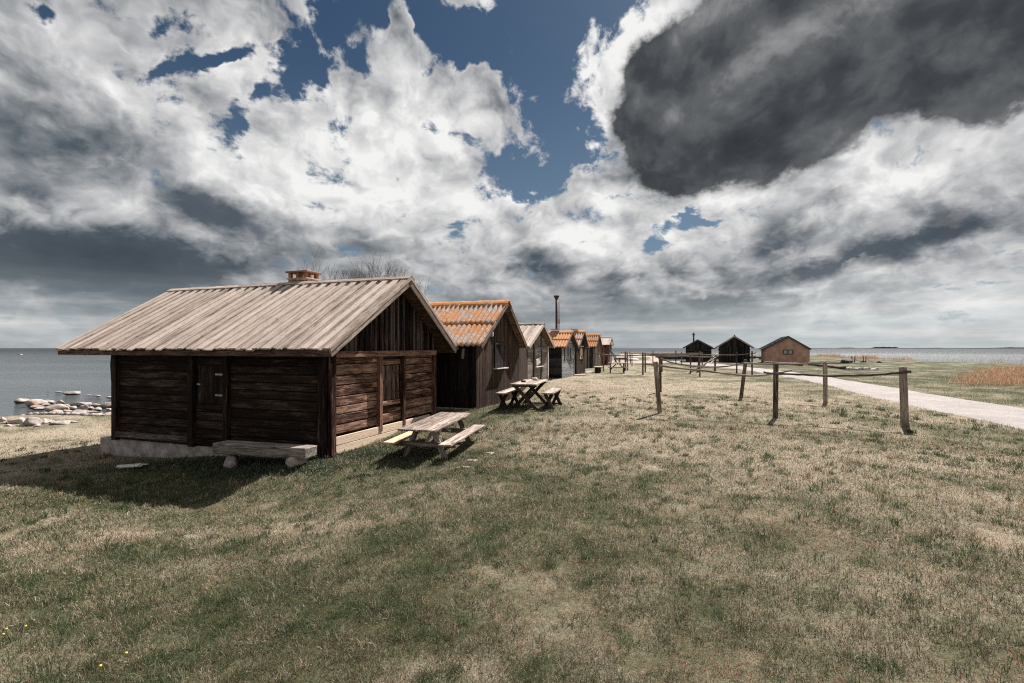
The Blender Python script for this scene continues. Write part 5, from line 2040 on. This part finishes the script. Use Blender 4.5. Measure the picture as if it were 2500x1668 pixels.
rack('third drying rack, thin dark posts carrying a straight pole in front of the black houses',
     [(1569.5, 916, 1569.5, 860.5, .13, False), (1708.5, 920, 1708, 858.6, .11, False), (1798.5, 912, 1799, 860, .12, False), (1836, 917, 1836, 857.5, .12, False)],
     [(.040, (1448, 863), (1470, 866), (1495, 868), (1530, 869), (1569.5, 866.7), (1640, 866), (1708, 866.5), (1737, 867), (1800, 867), (1830, 864), (1846, 862)),
      (.035, (1600, 872), (1650, 871), (1700, 872), (1740, 873))], 'pole_dark', braces=((1712, 899, 1752, 862, .045), (1682, 912, 1748, 872, .04)))
rack('fourth drying rack, row of slim posts reaching from the far huts to the black houses',
     [(1473.5, 906.5, 1472, 861, .10, False), (1575.5, 908.5, 1575, 863, .12, False), (1686, 912, 1686, 865, .11, False), (1745, 908, 1747, 868.5, .16, False)],
     [(.036, (1566, 867), (1600, 868.5), (1650, 869), (1690, 870), (1750, 872.5))], 'pole_dark', braces=((1462, 895, 1458, 860, .05), (1470, 900, 1462, 864, .05)))
rack('fifth drying rack, paired dark posts beside the small distant picnic table',
     [(1526.5, 905.5, 1526.5, 858.8, .12, False), (1532, 905, 1531, 858.6, .13, False), (1543, 895, 1543, 863, .10, False), (1616.5, 908, 1616, 864, .10, False), (1704, 909, 1708, 871, .2, False)],
     [(.04, (1518, 861), (1532, 862), (1600, 862.5), (1680, 863), (1712, 863))], 'pole_dark')
rack('farthest drying rack, low thin poles in front of the harbour quay',
     [(1539, 887, 1538, 858.5, .16, False), (1594, 886, 1594, 857, .16, False), (1650, 887, 1650, 856.5, .17, False), (1664, 889.5, 1664, 859.5, .16, False), (1714.5, 892.5, 1714.5, 859.2, .17, False)],
     [(.055, (1515, 861), (1560, 863), (1620, 862), (1660, 863), (1700, 863.5), (1716, 863)), (.05, (1530, 867), (1580, 868), (1640, 867.5), (1690, 868))], 'pole_dark')

# ------------------------------------------------------------------ shore stones on the left
spit = [(165, 610, 100, 42, 0), (285, 642, 175, 66, 0), (205, 600, 80, 28, 0), (300, 657, 130, 30, 0), (345, 668, 130, 20, 0), (430, 612, 120, 30, 0), (530, 625, 95, 45, 0), (490, 690, 205, 72, 0), (490, 712, 95, 38, 1),
        (600, 652, 65, 34, 1), (710, 640, 190, 38, 0), (650, 668, 65, 40, 1), (740, 680, 90, 58, 0), (595, 698, 75, 30, 0), (655, 742, 160, 70, 0), (562, 727, 65, 30, 0), (810, 668, 75, 24, 0), (850, 645, 90, 26, 0), (875, 682, 95, 32, 0),
        (810, 712, 115, 34, 0), (965, 655, 135, 52, 0), (985, 684, 85, 32, 1), (820, 752, 175, 46, 1), (960, 758, 135, 66, 1), (700, 752, 75, 38, 0), (905, 715, 60, 28, 1), (760, 705, 60, 30, 0), (400, 640, 70, 26, 1), (1030, 720, 80, 50, 1)]
near_ = [(10, 790, 75, 55, 1), (115, 810, 145, 76, 0), (268, 826, 155, 92, 0), (212, 795, 85, 56, 0), (370, 808, 95, 60, 1), (415, 798, 120, 40, 1), (520, 812, 175, 48, 0), (20, 808, 70, 26, 0), (165, 830, 90, 22, 1), (320, 832, 80, 30, 1), (60, 832, 80, 24, 0), (620, 800, 130, 22, 0)]
wat = [(625, 533, 150, 30, 0), (785, 547, 95, 9, 0), (877, 552, 85, 12, 0), (990, 567, 75, 16, 0), (520, 514, 70, 8, 1), (175, 175, 52, 12, 0), (780, 178, 38, 9, 0), (437, 512, 12, 6, 0)]
named = {('n', 1): 'pale rounded boulder at the left edge of the shore', ('n', 2): 'tallest pale boulder on the near shoreline', ('n', 6): 'long dark grey boulder at the grass edge of the shore', ('s', 1): 'broad grey boulder at the left tip of the stone spit', ('s', 0): 'pale flat boulder at the very tip of the stone spit',
         ('s', 7): 'largest dark boulder in the middle of the stone spit', ('s', 14): 'smooth pale boulder on the near side of the stone spit', ('s', 20): 'pale boulder of the spit touching the hut wall in view', ('s', 10): 'long low pale slab on the far side of the spit', ('w', 0): 'flat pale rock alone in the water beyond the spit',
         ('w', 5): 'tiny dark rock far out in the sea on the left', ('w', 6): 'tiny dark rock far out in the sea beside the roof corner', ('s', 23): 'reddish slab where the spit meets the grass'}
grp = {'s': ('weathered granite stone among the stones of the spit', 'stones of the spit'), 'n': ('granite stone on the near shoreline at the grass edge', 'stones along the grass edge'), 'w': ('low rock awash beyond the stone spit', 'rocks awash beyond the spit')}
sd0 = 100
for key, lst in (('s', spit), ('n', near_), ('w', wat)):
    for i, (x, y, w, h_, red_) in enumerate(lst):
        px, py = x / 3.733, 820 + y / 3.733
        d_ = 3.55 * F / (py - HY)
        p = Vector(((px - 1250) / F * d_, d_, ZC - 3.55))
        if key == 'n':
            q = on_ground(px, py - 1.5)
            if q.y < d_:
                p, d_ = q, q.y
        wm, hm = w / 3.733 * d_ / F, h_ / 3.733 * d_ / F
        sz = max(hm * 0.72, .05)
        lab = named.get((key, i))
        o = rock('rock', p + Vector((0, wm * .25, sz * (.30 if key != 'n' else .15))), wm * .56, wm * .56 * random.uniform(.7, 1.0), sz, sd0, lab or grp[key][0], 'rock', None if lab else grp[key][1], rz=random.uniform(-.5, .5))
        sd0 += 1
# pebbles and cobbles along both shores
def cobbles(name, pts, r0, r1, label, mat='rock'):
    Vv, Ff = [], []
    base = None
    import bmesh
    bm = bmesh.new()
    bmesh.ops.create_icosphere(bm, subdivisions=1, radius=1.0)
    bv = np.array([tuple(v.co) for v in bm.verts])
    bf = np.array([[v.index for v in f.verts] for f in bm.faces])
    bm.free()
    k = 0
    for (x, y, z) in pts:
        r = random.uniform(r0, r1)
        s = np.array([r * random.uniform(.8, 1.5), r * random.uniform(.8, 1.3), r * random.uniform(.4, .8)])
        v = bv * s * (1 + (np.random.default_rng(k).uniform(-.2, .2, (len(bv), 1))))
        Vv.append(v + np.array([x, y, z]))
        Ff.append(bf + k * len(bv))
        k += 1
    o = np_mesh(name, np.concatenate(Vv), np.concatenate(Ff).reshape(-1), 3, M[mat], True)
    tag(o, label, 'pebbles', kind='stuff')


pts = []
for _ in range(7000):
    px, py = random.uniform(-60, 300), random.uniform(990, 1042)
    d_ = 3.5 * F / (py - HY)
    x, y = (px - 1250) / F * d_, d_
    s_ = float(sdist(SHORE, np.array([x]), np.array([y]))[0])
    if -0.6 < s_ < 2.6 and random.random() < .9:
        pts.append((x, y, max(gz(x, y), -.1) + .02))
cobbles('shore_pebbles', pts, .05, .17, 'small stones strewn along the water line on the left')

# ------------------------------------------------------------------ right side and harbour
g0 = on_ground(2065, 887.5)
rock('boulder', g0 + Vector((0, 0, .22)), .95, .7, .62, 301, 'dark rounded boulder on the grass by the reeds', 'boulder', rz=0, mat='dark_rock')
g0 = on_ground(2148, 886)
rock('boulder', g0, .8, .5, .42, 302, 'low dark boulder in the reeds right of the cradle posts', 'boulder', rz=0, mat='dark_rock')
g0 = on_ground(2110, 884)
rock('boulder', g0, .7, .5, .36, 303, 'low dark boulder between the two cradle frames', 'boulder', rz=0, mat='dark_rock')
for k in range(13):
    px = 2068 + k * 6 + random.uniform(-2, 2)
    g0 = on_ground(px, 903 + random.uniform(-1.5, 1.0))
    rock('rock', g0 + Vector((0, 0, .02)), random.uniform(.22, .45), .25, random.uniform(.17, .28), 320 + k, 'cobble in the low stone line at the end of the fallen logs', 'rock', 'cobbles in the low stone line', sub=2)
logs = [((1864, 889), (1958, 893.5), .20, 'thick grey log lying in front of the stucco house'), ((1900, 888.0), (2052, 887.5), .17, 'long log lying behind the second rack post'), ((1975, 892), (2062, 902.5), .19, 'log slanting down to the cobble line')]
for a_, b_, rr_, lab in logs:
    A_, B_ = on_ground(*a_), on_ground(*b_)
    if abs(A_.y - B_.y) > 14:
        B_ = on_ground(b_[0], b_[1])
    m_ = MB()
    n = 12
    m_.tube([(B_ - A_) * (k / n) + Vector((0, 0, rr_ * .8 + random.uniform(-.02, .02))) for k in range(n + 1)], [rr_ * random.uniform(.85, 1.05) for _ in range(n + 1)], 9, wob=.06)
    tag(m_.build('log', M['pole'], None, A_), lab, 'log')
for (px, py, lab) in ((2083, 887.5, 'left pair of short cradle posts with a pale slanting plank'), (2110.5, 886, 'right pair of short cradle posts with a pale slanting plank')):
    g0 = on_ground(px, py)
    r_ = empty('boat_cradle', g0, R(-28), lab, 'cradle', 'boat cradle posts near the reeds')
    for x_ in (-.07, .09):
        m_ = MB()
        m_.box((x_ * 2.2, 0, .5), (.12, .13, 1.25), Matrix.Rotation(x_ * .5, 3, 'Y'), 2)
        m_.build('post', M['dark_leg'], r_)
    m_ = MB()
    m_.beam((.15, -.1, .70), (1.25, -.15, .04), .15, .08)
    m_.build('plank', M['driftwood'], r_)
A_, B_ = on_ground(2075, 888.2), on_ground(2132, 886.8)
m_ = MB()
m_.beam(Vector((0, 0, .08)), B_ - A_ + Vector((0, 0, .08)), .16, .12)
tag(m_.build('plank', M['driftwood'], None, A_), 'long pale plank on the grass under the cradle posts', 'plank')

# stone quay on the far side of the basin, with stacked timber
m_ = MB()
for k in range(46):
    x = 42 + k * 1.0
    m_.box((x, 164 + random.uniform(-.3, .3), random.uniform(.15, .4)), (1.02, 2.5, random.uniform(1.0, 1.5)), None, 0, jit=.12)
tag(m_.build('quay', plain('dark_quay_stone', (0.10, 0.09, 0.085), (0.04, 0.036, 0.034), 1.5, 0.9, 0.5), None), 'dark stone quay along the far side of the harbour basin', 'quay')
m_ = MB()
for k in range(7):
    zz = .85 + (k % 3) * .38
    m_.tube([(44.5, 163 + (k // 3) * .8, zz), (52, 162.6 + (k // 3) * .8, zz + random.uniform(-.1, .1)), (57.5, 162.4 + (k // 3) * .8, zz)], .19, 6, wob=.05)
tag(m_.build('timber_stack', M['pole_dark'], None), 'stack of long dark timbers on the harbour quay', 'timber stack')
# fence of low logs by the last hut
A_, B_ = on_ground(1499, 880), on_ground(1531, 880)
A_, B_ = at(1499, 884, 2.2), at(1531, 884, 2.2)
r_ = empty('log_barrier', (A_.x, A_.y, gz(A_.x, A_.y)), 0, 'low log barrier beside the last hut of the row', 'barrier')
m_ = MB()
m_.tube([Vector((0, 0, .55)), (B_ - A_) * .5 + Vector((0, 0, .58)), (B_ - A_) + Vector((0, 0, .55))], .14, 8, wob=.06)
m_.build('log', M['pole_dark'], r_)
for t_ in (.1, .45, .9):
    m_ = MB()
    m_.tube([(B_ - A_) * t_ + Vector((0, .1, -.2)), (B_ - A_) * t_ + Vector((0, .1, .75))], .1, 8)
    m_.build('post', M['pole_dark'], r_)
# little white rowing boat turned over on the sand
g0 = on_ground(1544, 881)
r_ = empty('rowing_boat', g0, R(8), 'small white rowing boat turned over on the sand near the harbour', 'boat')
m_ = MB()
rows = []
for i in range(13):
    t_ = i / 12
    x = -1.15 + 2.3 * t_
    w = .52 * (1 - abs(2 * t_ - 1) ** 2.4) ** .6 + .01
    rows.append([(x, w * math.cos(a_), .02 + .40 * math.sin(a_) * (.55 + .45 * (w / .53))) for a_ in np.linspace(0, math.pi, 11)])
m_.sheet(rows)
m_.build('hull', M['white'], r_)
m_ = MB()
m_.beam((-1.0, 0, .42), (1.0, 0, .42), .04, .05)
m_.build('keel', M['grey_wood'], r_)
# mooring stakes in the basin
for k, (px, py) in enumerate(((1637, 881), (1644, 881))):
    d_ = 3.6 * F / (py - HY) * 1.0
    x, y = (px - 1250) / F * d_, d_
    m_ = MB()
    m_.tube([(0, 0, -1), (0, 0, .42)], .12, 6)
    tag(m_.build('mooring_stake', M['pole_dark'], None, (x, y, 0)), ('left' if k == 0 else 'right') + ' of two mooring stakes in the harbour basin', 'stake', 'mooring stakes')

# ------------------------------------------------------------------ bare bush behind the near hut
def bare_bush(loc, height, spread, seed):
    rnd = random.Random(seed)
    root = empty('bare_bush', loc, 0, 'leafless twiggy bush showing above the ridge of the near hut', 'bush')
    tw = MB()
    st = MB()

    def grow(p, d, L, r, depth):
        n = 4
        pts_ = [p]
        for _ in range(n):
            d = (d + Vector((rnd.uniform(-.2, .2), rnd.uniform(-.2, .2), rnd.uniform(-.08, .16)))).normalized()
            pts_.append(pts_[-1] + d * L / n)
        (st if depth < 2 else tw).tube(pts_, [r * (1 - .4 * i / n) for i in range(n + 1)], 5 if depth < 3 else 3, cap=False, rnd=.5)
        if depth >= 6:
            return
        k = 3 if depth < 4 else 2
        for j in range(k + (rnd.random() < .5)):
            q_ = pts_[rnd.randint(2, n)]
            nd = (d + Vector((rnd.uniform(-1, 1), rnd.uniform(-1, 1), rnd.uniform(-.2, .6))) * .45).normalized()
            grow(q_, nd, L * rnd.uniform(.6, .82), r * .62, depth + 1)
    for k in range(12):
        a_ = k * .9 + rnd.uniform(-.3, .3)
        grow(Vector((math.cos(a_) * .5, math.sin(a_) * .35, -.2)), Vector((math.cos(a_) * spread, math.sin(a_) * spread * .6, 1)).normalized(), height * .36, .045, 0)
    tm = plain('bare_twig_bark', (0.085, 0.065, 0.055), (0.045, 0.035, 0.03), 12, 0.9, 0)
    st.build('stems', tm, root)
    tw.build('twigs', tm, root)


pb_ = Vector(((880 - 1250) / F * 19.5, 19.5, 0))
pb_.z = gz(pb_.x, pb_.y)
bare_bush(pb_, 5.45, .05, 8)

# ------------------------------------------------------------------ vegetation
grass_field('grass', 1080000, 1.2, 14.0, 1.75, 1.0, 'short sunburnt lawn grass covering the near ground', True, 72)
grass_field('far_grass', 740000, 13.0, 75.0, 2.05, 1.0, 'short sunburnt lawn grass covering the farther ground', False, 60)


def tufts(name, n, r1, per, label):
    u = RNG.uniform(0, 1, n)
    r = 2.0 + (r1 - 2.0) * u ** 1.3
    t = np.radians(RNG.uniform(-48, 48, n))
    cx, cy = r * np.sin(t), r * np.cos(t)
    k = (sdist(PL, cx, cy) < -.3) & (sdist(SHORE, cx, cy) > 2)
    for (ox, oy, ang_, x0_, x1_, y0_, y1_) in HUT_CLEAR:
        ca, sa = math.cos(ang_), math.sin(ang_)
        lx = (cx - ox) * ca + (cy - oy) * sa
        ly = -(cx - ox) * sa + (cy - oy) * ca
        k &= ~((lx > x0_ - .1) & (lx < x1_ + .1) & (ly > y0_ - .1) & (ly < y1_ + .1))
    cx, cy, r = cx[k], cy[k], r[k]
    n = len(cx)
    hh = RNG.uniform(.05, .15, n) * RNG.uniform(.6, 1.2, n)
    kind = RNG.uniform(0, 1, n)
    X = (cx[:, None] + RNG.normal(0, .028, (n, per)) * (1 + r[:, None] * .05)).ravel()
    Y = (cy[:, None] + RNG.normal(0, .028, (n, per)) * (1 + r[:, None] * .05)).ravel()
    Ln = (hh[:, None] * RNG.uniform(.5, 1.2, (n, per))).ravel()
    kk = np.repeat(kind, per)[:, None]
    v = RNG.uniform(.5, 1.4, (n * per, 1))
    c_ = np.where(kk < .5, np.array([[.055, .075, .034]]), np.where(kk < .75, np.array([[.10, .115, .06]]), np.array([[.26, .225, .16]]))) * v
    W_ = .0017 * np.clip(np.repeat(r, per) / 4, .7, 5)
    blades(name, X, Y, terrain(X, Y), Ln, W_, c_, .55, label, 'grass', True)


tufts('grass_tufts', 2600, 22, 26, 'longer rank grass tufts scattered over the lawn')


def reed_patch(name, n, test, hmin, hmax, label, cols, box, lean=.38, wid=.006, pw=1.0):
    X = RNG.uniform(box[0], box[1], n)
    Y = RNG.uniform(box[2], box[3], n)
    k = test(X, Y) > RNG.uniform(0, 1, n)
    X, Y = X[k], Y[k]
    Z = terrain(X, Y)
    n = len(X)
    cl = fbm(X, Y, .5, 61, 3)
    Ln = RNG.uniform(hmin, hmax, n) * (.35 + 1.3 * cl)
    c_ = np.array(cols)[RNG.integers(0, len(cols), n)] * RNG.uniform(.6, 1.3, (n, 1))
    r = np.hypot(X, Y)
    blades(name, X, Y, Z, Ln, wid * np.clip(r / 30, .5, 3) * RNG.uniform(.6, 1.3, n), c_, lean, label, 'reeds', True)


RC = [(.42, .19, .10), (.44, .24, .14), (.30, .16, .10), (.42, .33, .23), (.38, .30, .21), (.24, .14, .09)]
def strip(X, Y):
    s = sdist(SHORE, X, Y)
    w = 4.5 + 6 * (fbm(X, Y, .05, 91, 2) - .4)
    return np.where((X > 20) & (s > -.3), np.clip(1.1 - s / w, 0, 1) * (.25 + .75 * (fbm(X, Y, .12, 92, 3) > .38)), 0)


reed_patch('reeds', 420000, strip, 1.0, 2.0, 'rusty reeds along the far right shoreline', RC, (60, 125, 55, 236))
def corner(X, Y):
    az = X / Y
    inner = 22.5 + 9 * (fbm(X, Y, .3, 66, 3) - .5)
    a = sstep(.84, 1.0, az - .0022 * (Y - 28) + .16 * (fbm(X, Y, .25, 67, 3) - .5)) * (.25 + .75 * (fbm(X, Y, .5, 69, 2) > .45))
    return a * sstep(27, 33, Y + 6 * (fbm(X, Y, .3, 68, 2) - .5)) * (Y < 60)


reed_patch('reed_bed', 130000, corner, .15, .7, 'tall rust-coloured reed bed at the right edge of the meadow', RC, (22, 70, 26, 60), wid=.007)


# leafy weeds by the hut foot and under the table
def weeds(name, spots, label, cols):
    X, Y, Ln = [], [], []
    for (px, py, rx, ry, n, hh) in spots:
        p = on_ground(px, py)
        a_ = RNG.normal(0, 1, (n, 2))
        X.append(p.x + a_[:, 0] * rx)
        Y.append(p.y + a_[:, 1] * ry)
        Ln.append(RNG.uniform(.4, 1.2, n) * hh)
    X, Y, Ln = map(np.concatenate, (X, Y, Ln))
    Z = terrain(X, Y)
    c_ = np.array(cols)[RNG.integers(0, len(cols), len(X))] * RNG.uniform(.6, 1.4, (len(X), 1))
    blades(name, X, Y, Z + RNG.uniform(0, .5, len(X)) * Ln, Ln * .6, .012 * RNG.uniform(.5, 1.3, len(X)), c_, 1.0, label, 'weeds', True)


WC = [(.045, .065, .036), (.055, .08, .04), (.08, .10, .06), (.035, .05, .03), (.07, .055, .035)]
weeds('weeds', [(470, 1135, .9, .25, 2600, .14), (640, 1150, .8, .25, 2600, .15), (560, 1140, .6, .2, 1500, .15), (780, 1150, .3, .2, 500, .12), (890, 1110, .5, .3, 1500, .12), (1010, 1120, .6, .4, 1500, .09), (1150, 1050, .6, .5, 900, .08), (885, 1165, .15, .08, 300, .08), (1290, 990, .7, .6, 1200, .08), (1600, 1320, .02, .02, 10, .1)],
      'dark green weeds growing at the foot of the near hut and under the picnic table', WC)
# a few dandelions and daisies
mbd = MB()
for (px, py) in ((62, 1545), (15, 1552), (308, 1613), (245, 1645), (8, 1565)):
    p = on_ground(px, py)
    mbd.tube([p + Vector((0, 0, .045)), p + Vector((0, 0, .058))], [.006, .010], 8, rnd=.5)
dm, DT, db, _ = new_mat('dandelion_yellow')
db.inputs['Base Color'].default_value = (.75, .50, .05, 1)
tag(mbd.build('dandelions', dm), 'scattered yellow dandelion heads in the lower left grass', 'flowers', kind='stuff')
